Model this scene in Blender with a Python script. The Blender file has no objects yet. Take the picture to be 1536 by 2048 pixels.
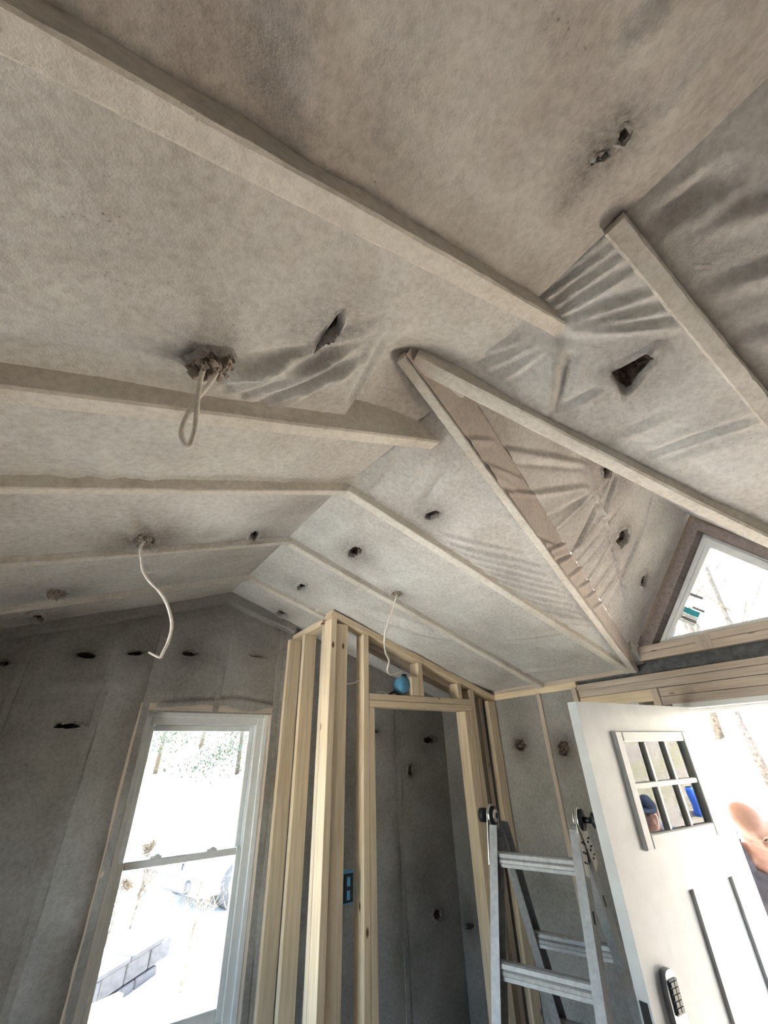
import bpy, bmesh, math, random
import numpy as np
from mathutils import Vector, Matrix, noise as mnoise

random.seed(7); rng = np.random.default_rng(7)
scene = bpy.context.scene
COL = scene.collection

# ------------------------------------------------------------------ camera
CAMZ = 1.87
FPX = 817.56
YAW, PITCH, ROLL = (math.radians(a) for a in (35.765, 30.912, -1.8165))
_f = np.array([math.sin(YAW)*math.cos(PITCH), math.cos(YAW)*math.cos(PITCH), math.sin(PITCH)])
_r = np.array([math.cos(YAW), -math.sin(YAW), 0.0])
_u = np.cross(_r, _f)
CR = _r*math.cos(ROLL) + _u*math.sin(ROLL)
CU = _u*math.cos(ROLL) - _r*math.sin(ROLL)
CF = _f
CO = np.array([0, 0, CAMZ])
cam_data = bpy.data.cameras.new('camera')
cam = bpy.data.objects.new('camera', cam_data); COL.objects.link(cam)
cam.matrix_world = Matrix(((CR[0], CU[0], -CF[0], 0), (CR[1], CU[1], -CF[1], 0), (CR[2], CU[2], -CF[2], CAMZ), (0, 0, 0, 1)))
cam_data.sensor_fit = 'HORIZONTAL'; cam_data.sensor_width = 36.0
cam_data.lens = FPX/1536*36.0
cam_data.clip_start = 0.02; cam_data.clip_end = 400
scene.camera = cam

# ------------------------------------------------------------------ sky, sun, exposure
SUN_DIR = Vector((0.16, 0.52, 0.84)).normalized()      # towards the sun
world = bpy.data.worlds.new('world'); scene.world = world; world.use_nodes = True
wn = world.node_tree; wn.nodes.clear()
sky = wn.nodes.new('ShaderNodeTexSky'); sky.sky_type = 'NISHITA'; sky.sun_disc = False
sky.sun_elevation = math.asin(SUN_DIR.z); sky.sun_rotation = math.atan2(SUN_DIR.x, SUN_DIR.y)
sky.dust_density = 4.0; sky.air_density = 1.0; sky.ozone_density = 1.0
bgn = wn.nodes.new('ShaderNodeBackground'); bgn.inputs['Strength'].default_value = 0.55
won = wn.nodes.new('ShaderNodeOutputWorld')
wn.links.new(sky.outputs[0], bgn.inputs['Color']); wn.links.new(bgn.outputs[0], won.inputs['Surface'])
sun_data = bpy.data.lights.new('sun', 'SUN'); sun_data.energy = 9.0; sun_data.angle = math.radians(0.6)
sun_data.color = (1.0, 0.965, 0.92)
sun = bpy.data.objects.new('sun', sun_data); COL.objects.link(sun)
sun.rotation_euler = SUN_DIR.to_track_quat('Z', 'Y').to_euler()
sun.location = (0, 20, 20)
def portal(name, loc, normal, sx, sy):
    d = bpy.data.lights.new(name, 'AREA'); d.shape = 'RECTANGLE'; d.size = sx; d.size_y = sy
    d.cycles.is_portal = True
    o = bpy.data.objects.new(name, d); COL.objects.link(o); o.location = loc
    o.rotation_euler = Vector(normal).to_track_quat('-Z', 'Z').to_euler()
portal('sky_portal_window', (0.71, 3.02, 1.43), (0, -1, 0), 0.74, 1.42)
portal('sky_portal_door', (2.78, 0.52, 1.03), (-1, 0, 0), 0.98, 2.1)
portal('sky_portal_side', (-1.26, 1.68, 1.31), (1, 0, 0), 1.44, 1.46)
portal('sky_portal_gable', (2.78, 0.63, 2.66), (-1, 0, 0), 0.95, 0.6)
vs = scene.view_settings
vs.view_transform = 'Standard'; vs.look = 'None'; vs.exposure = 3.0; vs.gamma = 1.0
try: vs.use_curve_mapping = False
except Exception: pass
scene.cycles.max_bounces = 8; scene.cycles.diffuse_bounces = 6; scene.cycles.glossy_bounces = 4
scene.cycles.transmission_bounces = 6; scene.cycles.transparent_max_bounces = 12
scene.cycles.sample_clamp_indirect = 8.0; scene.cycles.adaptive_threshold = 0.03
scene.cycles.caustics_reflective = False; scene.cycles.caustics_refractive = False

# ------------------------------------------------------------------ pixel helpers
def ray(x, y):
    return CR*((x-768)/FPX) + CU*(-(y-1024)/FPX) + CF
def onx(px, X): d = ray(*px); return d*(X/d[0]) + CO
def ony(px, Y): d = ray(*px); return d*(Y/d[1]) + CO
def onz(px, Z): d = ray(*px); return d*((Z-CAMZ)/d[2]) + CO
def onplane(px, P0, n):
    d = ray(*px); return d*(np.dot(np.asarray(P0)-CO, n)/np.dot(d, n)) + CO
def px_of(P):
    q = np.asarray(P)-CO; w = q@CF
    return 768+FPX*(q@CR)/w, 1024-FPX*(q@CU)/w

# ------------------------------------------------------------------ materials
def _new(name):
    m = bpy.data.materials.new(name); m.use_nodes = True
    nt = m.node_tree; b = nt.nodes['Principled BSDF']
    return m, nt, b
def _n(nt, typ, **kw):
    n = nt.nodes.new(typ)
    for k, v in kw.items():
        if k in n.inputs: n.inputs[k].default_value = v
        else: setattr(n, k, v)
    return n
def ramp(nt, stops, fac):
    r = nt.nodes.new('ShaderNodeValToRGB')
    e = r.color_ramp.elements
    while len(e) < len(stops): e.new(0.5)
    for el, (p, c) in zip(e, stops):
        el.position = p; el.color = (*c, 1) if len(c) == 3 else c
    nt.links.new(fac, r.inputs['Fac']); return r.outputs['Color']
def mixc(nt, fac, a, b, blend='MIX'):
    m = nt.nodes.new('ShaderNodeMix'); m.data_type = 'RGBA'; m.blend_type = blend
    for s, v in ((0, fac), (6, a), (7, b)):
        if isinstance(v, (int, float)): m.inputs[s].default_value = v
        elif isinstance(v, tuple): m.inputs[s].default_value = (*v, 1) if len(v) == 3 else v
        else: nt.links.new(v, m.inputs[s])
    return m.outputs[2]
def bump(nt, b, height, strength=0.3, dist=0.01):
    bn = _n(nt, 'ShaderNodeBump'); bn.inputs['Strength'].default_value = strength; bn.inputs['Distance'].default_value = dist
    nt.links.new(height, bn.inputs['Height']); nt.links.new(bn.outputs[0], b.inputs['Normal'])
def noise_tex(nt, coord, scale, detail=4, rough=0.6):
    n = _n(nt, 'ShaderNodeTexNoise'); n.inputs['Scale'].default_value = scale
    n.inputs['Detail'].default_value = detail; n.inputs['Roughness'].default_value = rough
    nt.links.new(coord, n.inputs['Vector']); return n.outputs['Fac']

def mat_plain(name, col, rough=0.6, metal=0.0, spec=0.3, nscale=40, namp=0.06, bumps=0.05):
    m, nt, b = _new(name)
    tc = _n(nt, 'ShaderNodeTexCoord')
    f = noise_tex(nt, tc.outputs['Object'], nscale)
    lo = tuple(max(0, c*(1-namp*2)) for c in col); hi = tuple(min(1, c*(1+namp*2)) for c in col)
    nt.links.new(ramp(nt, [(0.3, lo), (0.7, hi)], f), b.inputs['Base Color'])
    b.inputs['Roughness'].default_value = rough; b.inputs['Metallic'].default_value = metal
    b.inputs['Specular IOR Level'].default_value = spec
    if bumps: bump(nt, b, f, bumps, 0.004)
    return m

def mat_fabric(name, clean, dusty, lo=0.38, hi=0.68, dust_scale=2.2):
    m, nt, b = _new(name)
    tc = _n(nt, 'ShaderNodeTexCoord'); co = tc.outputs['Object']
    big = noise_tex(nt, co, dust_scale, 5, 0.62)
    c = ramp(nt, [(lo, clean), (hi, dusty)], big)
    fine = noise_tex(nt, co, 60, 4, 0.7)
    c = mixc(nt, 0.30, c, ramp(nt, [(0.3, tuple(x*0.62 for x in dusty)), (0.6, tuple(min(1, x*1.12) for x in clean))], fine))
    at = _n(nt, 'ShaderNodeAttribute', attribute_name='dust')
    sp = noise_tex(nt, co, 95, 3, 0.8)
    mx = _n(nt, 'ShaderNodeMath', operation='MULTIPLY_ADD'); mx.use_clamp = True
    nt.links.new(sp, mx.inputs[0]); mx.inputs[1].default_value = 1.6; mx.inputs[2].default_value = -0.45
    st = _n(nt, 'ShaderNodeMath', operation='ADD'); nt.links.new(mx.outputs[0], st.inputs[0]); st.inputs[1].default_value = 0.35
    pr = _n(nt, 'ShaderNodeMath', operation='MULTIPLY'); pr.use_clamp = True
    nt.links.new(at.outputs['Fac'], pr.inputs[0]); nt.links.new(st.outputs[0], pr.inputs[1])
    c = mixc(nt, pr.outputs[0], c, (0.085, 0.066, 0.052))
    vo = _n(nt, 'ShaderNodeTexVoronoi'); vo.inputs['Scale'].default_value = 75.0; nt.links.new(co, vo.inputs['Vector'])
    dots = ramp(nt, [(0.06, (0.8, 0.8, 0.8)), (0.22, (0, 0, 0))], vo.outputs['Distance'])
    area = ramp(nt, [(0.58, (0, 0, 0)), (0.66, (1, 1, 1))], noise_tex(nt, co, 4.5, 5, 0.75))
    c = mixc(nt, mixc(nt, 1.0, dots, area, 'MULTIPLY'), c, (0.16, 0.12, 0.095))
    nt.links.new(c, b.inputs['Base Color'])
    b.inputs['Roughness'].default_value = 0.95; b.inputs['Specular IOR Level'].default_value = 0.15
    h = mixc(nt, 0.5, noise_tex(nt, co, 35, 5, 0.7), noise_tex(nt, co, 240, 2, 0.6))
    bump(nt, b, h, 0.42, 0.007)
    return m

def mat_wood(name, light, dark, knots=True):
    m, nt, b = _new(name)
    tc = _n(nt, 'ShaderNodeTexCoord'); oi = _n(nt, 'ShaderNodeObjectInfo')
    off = _n(nt, 'ShaderNodeVectorMath', operation='SCALE'); cmb = _n(nt, 'ShaderNodeCombineXYZ')
    for k in range(3): nt.links.new(oi.outputs['Random'], cmb.inputs[k])
    nt.links.new(cmb.outputs[0], off.inputs[0]); off.inputs['Scale'].default_value = 37.0
    add = _n(nt, 'ShaderNodeVectorMath', operation='ADD')
    nt.links.new(tc.outputs['Object'], add.inputs[0]); nt.links.new(off.outputs[0], add.inputs[1])
    mp = _n(nt, 'ShaderNodeMapping'); mp.inputs['Scale'].default_value = (1.2, 22, 22)
    nt.links.new(add.outputs[0], mp.inputs['Vector'])
    g = noise_tex(nt, mp.outputs[0], 3.0, 5, 0.6)
    c = ramp(nt, [(0.3, dark), (0.62, light)], g)
    if knots:
        mk = _n(nt, 'ShaderNodeMapping'); mk.inputs['Scale'].default_value = (4.0, 9, 9)
        nt.links.new(add.outputs[0], mk.inputs['Vector'])
        v = _n(nt, 'ShaderNodeTexVoronoi'); v.inputs['Scale'].default_value = 1.0; nt.links.new(mk.outputs[0], v.inputs['Vector'])
        kf = ramp(nt, [(0.045, (1, 1, 1)), (0.10, (0, 0, 0))], v.outputs['Distance'])
        c = mixc(nt, kf, c, (0.16, 0.075, 0.035))
    tint = ramp(nt, [(0, (0.86, 0.86, 0.86)), (1, (1.05, 1.03, 1.0))], oi.outputs['Random'])
    c = mixc(nt, 1.0, c, tint, 'MULTIPLY')
    nt.links.new(c, b.inputs['Base Color']); b.inputs['Roughness'].default_value = 0.75
    b.inputs['Specular IOR Level'].default_value = 0.2
    bump(nt, b, g, 0.12, 0.002)
    return m

def mat_glass(name):
    m, nt, b = _new(name)
    b.inputs['Base Color'].default_value = (0.98, 1, 0.99, 1)
    nt.nodes.remove(b)
    tr = _n(nt, 'ShaderNodeBsdfTransparent'); tr.inputs[0].default_value = (0.93, 0.96, 0.95, 1)
    gl = _n(nt, 'ShaderNodeBsdfGlossy'); gl.inputs['Roughness'].default_value = 0.01
    fr = _n(nt, 'ShaderNodeFresnel'); fr.inputs['IOR'].default_value = 1.62
    tc = _n(nt, 'ShaderNodeTexCoord')
    bn = _n(nt, 'ShaderNodeBump'); bn.inputs['Strength'].default_value = 0.05; bn.inputs['Distance'].default_value = 0.01
    nt.links.new(noise_tex(nt, tc.outputs['Object'], 9, 1, 0.4), bn.inputs['Height'])
    nt.links.new(bn.outputs[0], gl.inputs['Normal'])
    mx = _n(nt, 'ShaderNodeMixShader'); nt.links.new(fr.outputs[0], mx.inputs[0])
    nt.links.new(tr.outputs[0], mx.inputs[1]); nt.links.new(gl.outputs[0], mx.inputs[2])
    nt.links.new(mx.outputs[0], nt.nodes['Material Output'].inputs['Surface'])
    return m

M = {}
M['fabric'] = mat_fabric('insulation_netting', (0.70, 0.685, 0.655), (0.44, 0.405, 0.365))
M['fabric_dim'] = mat_fabric('dim_dusty_netting', (0.60, 0.575, 0.535), (0.37, 0.33, 0.29), 0.34, 0.62)  # brown dust, plus the dimness of the upper ceiling put into the colour
M['wrap'] = mat_fabric('netting_over_rafter', (0.74, 0.70, 0.63), (0.56, 0.50, 0.43), 0.42, 0.72, 4.0)
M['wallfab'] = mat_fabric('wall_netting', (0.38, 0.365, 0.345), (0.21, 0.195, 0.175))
M['pink'] = mat_fabric('dusty_netting', (0.58, 0.52, 0.475), (0.43, 0.375, 0.335), 0.4, 0.7, 3.0)
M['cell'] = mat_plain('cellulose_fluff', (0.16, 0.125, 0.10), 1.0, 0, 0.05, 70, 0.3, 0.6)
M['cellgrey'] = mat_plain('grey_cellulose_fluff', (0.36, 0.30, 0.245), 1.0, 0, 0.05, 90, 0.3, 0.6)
M['pine'] = mat_wood('pine_lumber', (0.80, 0.68, 0.50), (0.66, 0.52, 0.36))
M['dimwood'] = mat_wood('dusty_lumber', (0.62, 0.54, 0.46), (0.46, 0.38, 0.31))
M['darkwood'] = mat_wood('grey_weathered_lumber', (0.34, 0.29, 0.275), (0.22, 0.18, 0.17), False)
M['tar'] = mat_plain('dark_felt', (0.12, 0.125, 0.13), 0.9, 0, 0.2, 30, 0.2, 0.2)
M['vinyl'] = mat_plain('white_vinyl', (0.78, 0.80, 0.80), 0.35, 0, 0.5, 20, 0.02, 0.0)
M['doorpaint'] = mat_plain('white_door_paint', (0.50, 0.525, 0.54), 0.35, 0, 0.45, 12, 0.03, 0.02)
M['glass'] = mat_glass('window_glass')
M['alu'] = mat_plain('brushed_aluminium', (0.36, 0.37, 0.38), 0.55, 0.35, 0.4, 60, 0.08, 0.06)
M['steel'] = mat_plain('hinge_steel', (0.72, 0.70, 0.64), 0.3, 0.7, 0.5, 60, 0.1, 0.02)
M['black'] = mat_plain('black_plastic', (0.022, 0.024, 0.026), 0.35, 0, 0.5, 40, 0.1, 0.05)
M['chrome'] = mat_plain('satin_nickel', (0.25, 0.25, 0.26), 0.3, 0.9, 0.5, 40, 0.1, 0.02)
M['bluebox'] = mat_plain('blue_plastic', (0.10, 0.32, 0.52), 0.45, 0, 0.5, 30, 0.08, 0.0)
M['cable'] = mat_plain('white_cable_sheath', (0.74, 0.69, 0.63), 0.5, 0, 0.4, 60, 0.08, 0.0)
M['ply'] = mat_plain('plywood_subfloor', (0.52, 0.45, 0.36), 0.85, 0, 0.2, 6, 0.2, 0.1)
M['roof'] = mat_plain('roof_sheathing', (0.30, 0.26, 0.21), 0.9)
M['skin'] = mat_plain('skin', (0.40, 0.25, 0.205), 0.5, 0, 0.4, 30, 0.05, 0.02)
M['shirt'] = mat_plain('grey_cotton', (0.11, 0.12, 0.155), 0.9, 0, 0.1, 25, 0.08, 0.1)
M['jeans'] = mat_plain('denim', (0.09, 0.12, 0.19), 0.9, 0, 0.1, 40, 0.15, 0.1)
M['cap'] = mat_plain('navy_cap_cloth', (0.02, 0.028, 0.045), 0.9, 0, 0.1, 40, 0.15, 0.1)
M['hair'] = mat_plain('grey_hair', (0.22, 0.20, 0.18), 0.8, 0, 0.2, 90, 0.3, 0.2)
M['white_eye'] = mat_plain('eye_white', (0.10, 0.07, 0.06), 0.3)
M['bark'] = mat_plain('tree_bark', (0.12, 0.10, 0.08), 0.95, 0, 0.1, 20, 0.25, 0.3)
M['leafgreen'] = mat_plain('evergreen_needles', (0.10, 0.12, 0.085), 0.9, 0, 0.1, 20, 0.3, 0.0)
M['leaftan'] = mat_plain('dry_leaves', (0.11, 0.09, 0.065), 0.9, 0, 0.1, 20, 0.3, 0.0)
M['block'] = mat_plain('concrete_block', (0.055, 0.056, 0.062), 0.95, 0, 0.1, 12, 0.12, 0.2)
M['carpaint'] = mat_plain('silver_car_paint', (0.55, 0.58, 0.62), 0.3, 0.2, 0.5, 4, 0.02, 0.0)
M['carglass'] = mat_plain('tinted_glass', (0.06, 0.10, 0.13), 0.1, 0, 0.6, 4, 0.05, 0.0)
M['tyre'] = mat_plain('tyre_rubber', (0.07, 0.07, 0.07), 0.8)
M['teal'] = mat_plain('teal_sticker', (0.05, 0.42, 0.50), 0.5, bumps=0)
M['white_paper'] = mat_plain('white_sticker', (0.82, 0.82, 0.80), 0.6, bumps=0)
M['grey_ink'] = mat_plain('grey_sticker', (0.28, 0.28, 0.28), 0.6, bumps=0)
M['barrel'] = mat_plain('blue_barrel_plastic', (0.04, 0.13, 0.55), 0.4)

def mat_ground():
    m, nt, b = _new('leafy_ground')
    tc = _n(nt, 'ShaderNodeTexCoord'); co = tc.outputs['Object']
    f = noise_tex(nt, co, 0.55, 6, 0.65)
    c = ramp(nt, [(0.30, (0.20, 0.17, 0.13)), (0.47, (0.28, 0.25, 0.20)), (0.60, (0.20, 0.20, 0.07)), (0.72, (0.32, 0.29, 0.25))], f)
    g = noise_tex(nt, co, 9, 6, 0.75)
    c = mixc(nt, 0.45, c, ramp(nt, [(0.35, (0.08, 0.07, 0.05)), (0.65, (0.42, 0.39, 0.34))], g))
    nt.links.new(c, b.inputs['Base Color']); b.inputs['Roughness'].default_value = 1.0
    bump(nt, b, g, 0.6, 0.05); return m
M['ground'] = mat_ground()
M['drive'] = mat_plain('pale_gravel', (0.62, 0.60, 0.56), 1.0, 0, 0.1, 30, 0.1, 0.3)

# ------------------------------------------------------------------ mesh helpers
def setp(o, label=None, cat=None, group=None, kind=None):
    if label: o['label'] = label
    if cat: o['category'] = cat
    if group: o['group'] = group
    if kind: o['kind'] = kind
    return o
def mk(name, verts, faces, mat, parent=None, smooth=False):
    me = bpy.data.meshes.new(name)
    me.from_pydata([tuple(map(float, v)) for v in verts], [], [tuple(int(i) for i in f) for f in faces])
    me.materials.append(M[mat] if isinstance(mat, str) else mat)
    if smooth: me.polygons.foreach_set('use_smooth', [True]*len(me.polygons))
    me.update()
    o = bpy.data.objects.new(name, me); COL.objects.link(o)
    if parent is not None: attach(o, parent)
    return o
def attach(o, parent):
    o.parent = parent
    o.matrix_parent_inverse = PINV.get(parent.name, Matrix.Identity(4))
PINV = {}
def empty(name, loc=(0, 0, 0), parent=None):
    o = bpy.data.objects.new(name, None); COL.objects.link(o); o.location = loc
    o.empty_display_size = 0.05
    PINV[o.name] = Matrix.Translation(-Vector(loc))
    if parent is not None:
        attach(o, parent)
    return o
BOXF = [(0, 3, 2, 1), (4, 5, 6, 7), (0, 1, 5, 4), (1, 2, 6, 5), (2, 3, 7, 6), (3, 0, 4, 7)]
def bevel_mesh(me, w, seg=1):
    bm = bmesh.new(); bm.from_mesh(me)
    bmesh.ops.bevel(bm, geom=list(bm.edges), offset=w, segments=seg, affect='EDGES', profile=0.6)
    bm.to_mesh(me); bm.free()
def box(name, lo, hi, mat, parent=None, bevel=0.0):
    """axis aligned box, local x runs along its longest side so that grain follows it"""
    lo = np.minimum(lo, hi).astype(float); hi2 = np.maximum(lo, hi).astype(float)
    c = (lo+hi2)/2; e = hi2-lo; ax = int(np.argmax(e))
    p0 = c.copy(); p1 = c.copy(); p0[ax] = lo[ax]; p1[ax] = hi2[ax]
    others = [k for k in range(3) if k != ax]
    up = np.zeros(3); up[others[1]] = 1
    return board(name, p0, p1, e[others[0]], e[others[1]], up, mat, parent, bevel)
def frame_of(p0, p1, up):
    p0 = np.asarray(p0, float); p1 = np.asarray(p1, float)
    x = p1-p0; L = np.linalg.norm(x); x = x/L
    up = np.asarray(up, float); y = np.cross(up, x); y /= np.linalg.norm(y); z = np.cross(x, y)
    return x, y, z, L
def board(name, p0, p1, w, h, up, mat, parent=None, bevel=0.0015):
    x, y, z, L = frame_of(p0, p1, up)
    c = (np.asarray(p0, float)+np.asarray(p1, float))/2
    v = [(sx*L/2, sy*w/2, sz*h/2) for sz in (-1, 1) for sx, sy in ((-1, -1), (1, -1), (1, 1), (-1, 1))]
    o = mk(name, v, BOXF, mat)
    if bevel and min(L, w, h) > bevel*3: bevel_mesh(o.data, bevel)
    o.matrix_world = Matrix(((x[0], y[0], z[0], c[0]), (x[1], y[1], z[1], c[1]), (x[2], y[2], z[2], c[2]), (0, 0, 0, 1)))
    if parent is not None: attach(o, parent)
    return o
def tube(name, pts, r, mat, parent=None, seg=8, closed=False):
    pts = [np.asarray(p, float) for p in pts]
    rs = r if hasattr(r, '__len__') else [r]*len(pts)
    V = []; F = []; n = len(pts); prev = None
    for i, p in enumerate(pts):
        t = pts[min(i+1, n-1)]-pts[max(i-1, 0)]; t = t/(np.linalg.norm(t)+1e-9)
        if prev is None:
            a = np.array([0, 0, 1.0]) if abs(t[2]) < 0.9 else np.array([1.0, 0, 0])
            prev = np.cross(t, a)
        y = prev-t*np.dot(prev, t); y /= np.linalg.norm(y); prev = y; z = np.cross(t, y)
        for k in range(seg):
            a = 2*math.pi*k/seg; V.append(p+rs[i]*(math.cos(a)*y+math.sin(a)*z))
    for i in range(n-1):
        for k in range(seg):
            F.append((i*seg+k, i*seg+(k+1) % seg, (i+1)*seg+(k+1) % seg, (i+1)*seg+k))
    F.append(tuple(range(seg-1, -1, -1))); F.append(tuple((n-1)*seg+k for k in range(seg)))
    return mk(name, V, F, mat, parent, True)
def spline(pts, n=6):
    pts = [np.asarray(p, float) for p in pts]; out = []
    P = [2*pts[0]-pts[1]]+pts+[2*pts[-1]-pts[-2]]
    for i in range(1, len(P)-2):
        for k in range(n):
            t = k/n
            out.append(0.5*((2*P[i])+(-P[i-1]+P[i+1])*t+(2*P[i-1]-5*P[i]+4*P[i+1]-P[i+2])*t*t+(-P[i-1]+3*P[i]-3*P[i+1]+P[i+2])*t**3))
    out.append(pts[-1]); return out
def prism(name, poly, ext, mat, parent=None):
    """poly: 3d points, ext: extrusion vector"""
    poly = [np.asarray(p, float) for p in poly]; n = len(poly); ext = np.asarray(ext, float)
    V = poly+[p+ext for p in poly]
    F = [tuple(range(n-1, -1, -1)), tuple(range(n, 2*n))]+[(i, (i+1) % n, n+(i+1) % n, n+i) for i in range(n)]
    o = mk(name, V, F, mat, parent)
    bm = bmesh.new(); bm.from_mesh(o.data); bmesh.ops.recalc_face_normals(bm, faces=bm.faces); bm.to_mesh(o.data); bm.free()
    return o

# ---------------------------------------------------- fabric sheets
_SIN = [(rng.normal(size=3), rng.uniform(0, 6.28), lam) for lam in np.geomspace(0.07, 0.9, 22)]
def soft_noise(P, amp):
    out = np.zeros(len(P))
    for d, ph, lam in _SIN:
        d = d/np.linalg.norm(d)
        out += np.sin(P@d*(2*math.pi/lam)+ph)*(lam/0.9)**0.8
    return out*amp/3.0
def inpoly(p, poly):
    x, y = p; c = False; n = len(poly); j = n-1
    for i in range(n):
        if (poly[i][1] > y) != (poly[j][1] > y) and x < (poly[j][0]-poly[i][0])*(y-poly[i][1])/(poly[j][1]-poly[i][1]+1e-12)+poly[i][0]: c = not c
        j = i
    return c
def patch(name, A0, A1, B0, B1, mat, parent, inward, bulge=0.015, wr=(), holes=(), stains=(), res=0.012, noise_amp=0.006, lift=None, smooth=True):
    """sheet between edge A0-A1 and edge B0-B1; 'inward' = direction of the room side"""
    A0, A1, B0, B1 = (np.asarray(p, float) for p in (A0, A1, B0, B1))
    L = max(np.linalg.norm(A1-A0), np.linalg.norm(B1-B0)); W = max(np.linalg.norm(B0-A0), np.linalg.norm(B1-A1))
    ns = max(2, int(L/res)); nt = max(2, int(W/res))
    s, t = np.meshgrid(np.linspace(0, 1, ns+1), np.linspace(0, 1, nt+1), indexing='ij')
    s = s.ravel()[:, None]; t = t.ravel()[:, None]
    P = (1-t)*(A0+s*(A1-A0))+t*(B0+s*(B1-B0))
    n = np.cross((A1-A0)+(B1-B0), (B0-A0)+(B1-A1)); n /= np.linalg.norm(n)
    if np.dot(n, inward) < 0: n = -n
    C = P.mean(0)
    edge = (1-(2*t[:, 0]-1)**4)*(1-(2*s[:, 0]-1)**10)
    disp = bulge*(1-(2*t[:, 0]-1)**2)*(1-(2*s[:, 0]-1)**6) + soft_noise(P, noise_amp)*edge
    for w in wr:
        x1, y1, x2, y2, wid, amp = w
        a = onplane((x1, y1), C, n); b = onplane((x2, y2), C, n)
        ab = b-a; l2 = ab@ab
        Q = P-((P-C)@n)[:, None]*n
        uu = np.clip(((Q-a)@ab)/l2, 0, 1)
        side = np.cross(n, ab/math.sqrt(l2))
        rel = Q-(a+uu[:, None]*ab)
        d = np.linalg.norm(rel, axis=1); sg = np.sign(rel@side)
        tap = 0.35+0.65*np.sin(np.pi*np.clip(uu*0.9+0.05, 0, 1))
        disp += 1.35*amp*tap*(np.exp(-(d/wid)**2)-0.55*np.exp(-((d*sg-1.7*wid)/wid)**2))
    if lift is not None: disp += lift(P, s[:, 0], t[:, 0])
    P2 = P+disp[:, None]*n
    dust = np.zeros(len(P))
    for x, y, r, a in stains:
        c = onplane((x, y), C, n); c2 = onplane((x+r, y), C, n); rr = np.linalg.norm(c2-c)
        dd = np.linalg.norm(P-((P-C)@n)[:, None]*n-c, axis=1)
        dust = np.maximum(dust, a*np.exp(-(dd/rr)**2))
    ex = (A1-A0)/np.linalg.norm(A1-A0); ey = np.cross(n, ex)
    uv = np.stack([(P-C)@ex, (P-C)@ey], 1)
    polys = []
    for h in holes:
        pts3 = [onplane(q, C, n) for q in h.get('poly', ())]
        for k in range(0 if pts3 else 16):
            a = 2*math.pi*k/16; j = 1+0.10*math.sin(2*a+h['x'])+0.07*math.sin(5*a+h['y'])+rng.uniform(-0.07, 0.07)
            ca, sa = math.cos(h.get('ang', 0)), math.sin(h.get('ang', 0))
            dx, dy = h['rx']*j*math.cos(a), h['ry']*j*math.sin(a)
            pts3.append(onplane((h['x']+dx*ca-dy*sa, h['y']+dx*sa+dy*ca), C, n))
        p2 = [(float((q-C)@ex), float((q-C)@ey)) for q in pts3]
        cc = np.mean(p2, 0); rmax = max(np.hypot(*(np.array(q)-cc)) for q in p2)
        dd = np.hypot(*(uv-cc).T); hd = disp[int(np.argmin(dd))]
        polys.append((p2, cc, rmax, hd, h))
        st = np.exp(-(dd/(rmax*1.9))**2)*h.get('stain', 0.55); dust = np.maximum(dust, st)
    keep = np.ones((ns, nt), bool)
    fc = (uv.reshape(ns+1, nt+1, 2)[:-1, :-1]+uv.reshape(ns+1, nt+1, 2)[1:, 1:])/2
    for p2, cc, rmax, hd, h in polys:
        near = np.argwhere(np.hypot(fc[..., 0]-cc[0], fc[..., 1]-cc[1]) < rmax)
        for i, k in near:
            if inpoly(fc[i, k], p2): keep[i, k] = False
    ii, kk = np.nonzero(keep)
    base = ii*(nt+1)+kk
    F = np.stack([base, base+nt+1, base+nt+2, base+1], 1)
    o = mk(name, P2, F, mat, parent, smooth)
    at = o.data.attributes.new('dust', 'FLOAT', 'POINT'); at.data.foreach_set('value', dust.astype(np.float32))
    for p2, cc, rmax, hd, h in polys:
        torn_hole(p2, cc, rmax, hd, C, ex, ey, n, mat, parent, h)
    return o, n, C
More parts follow.
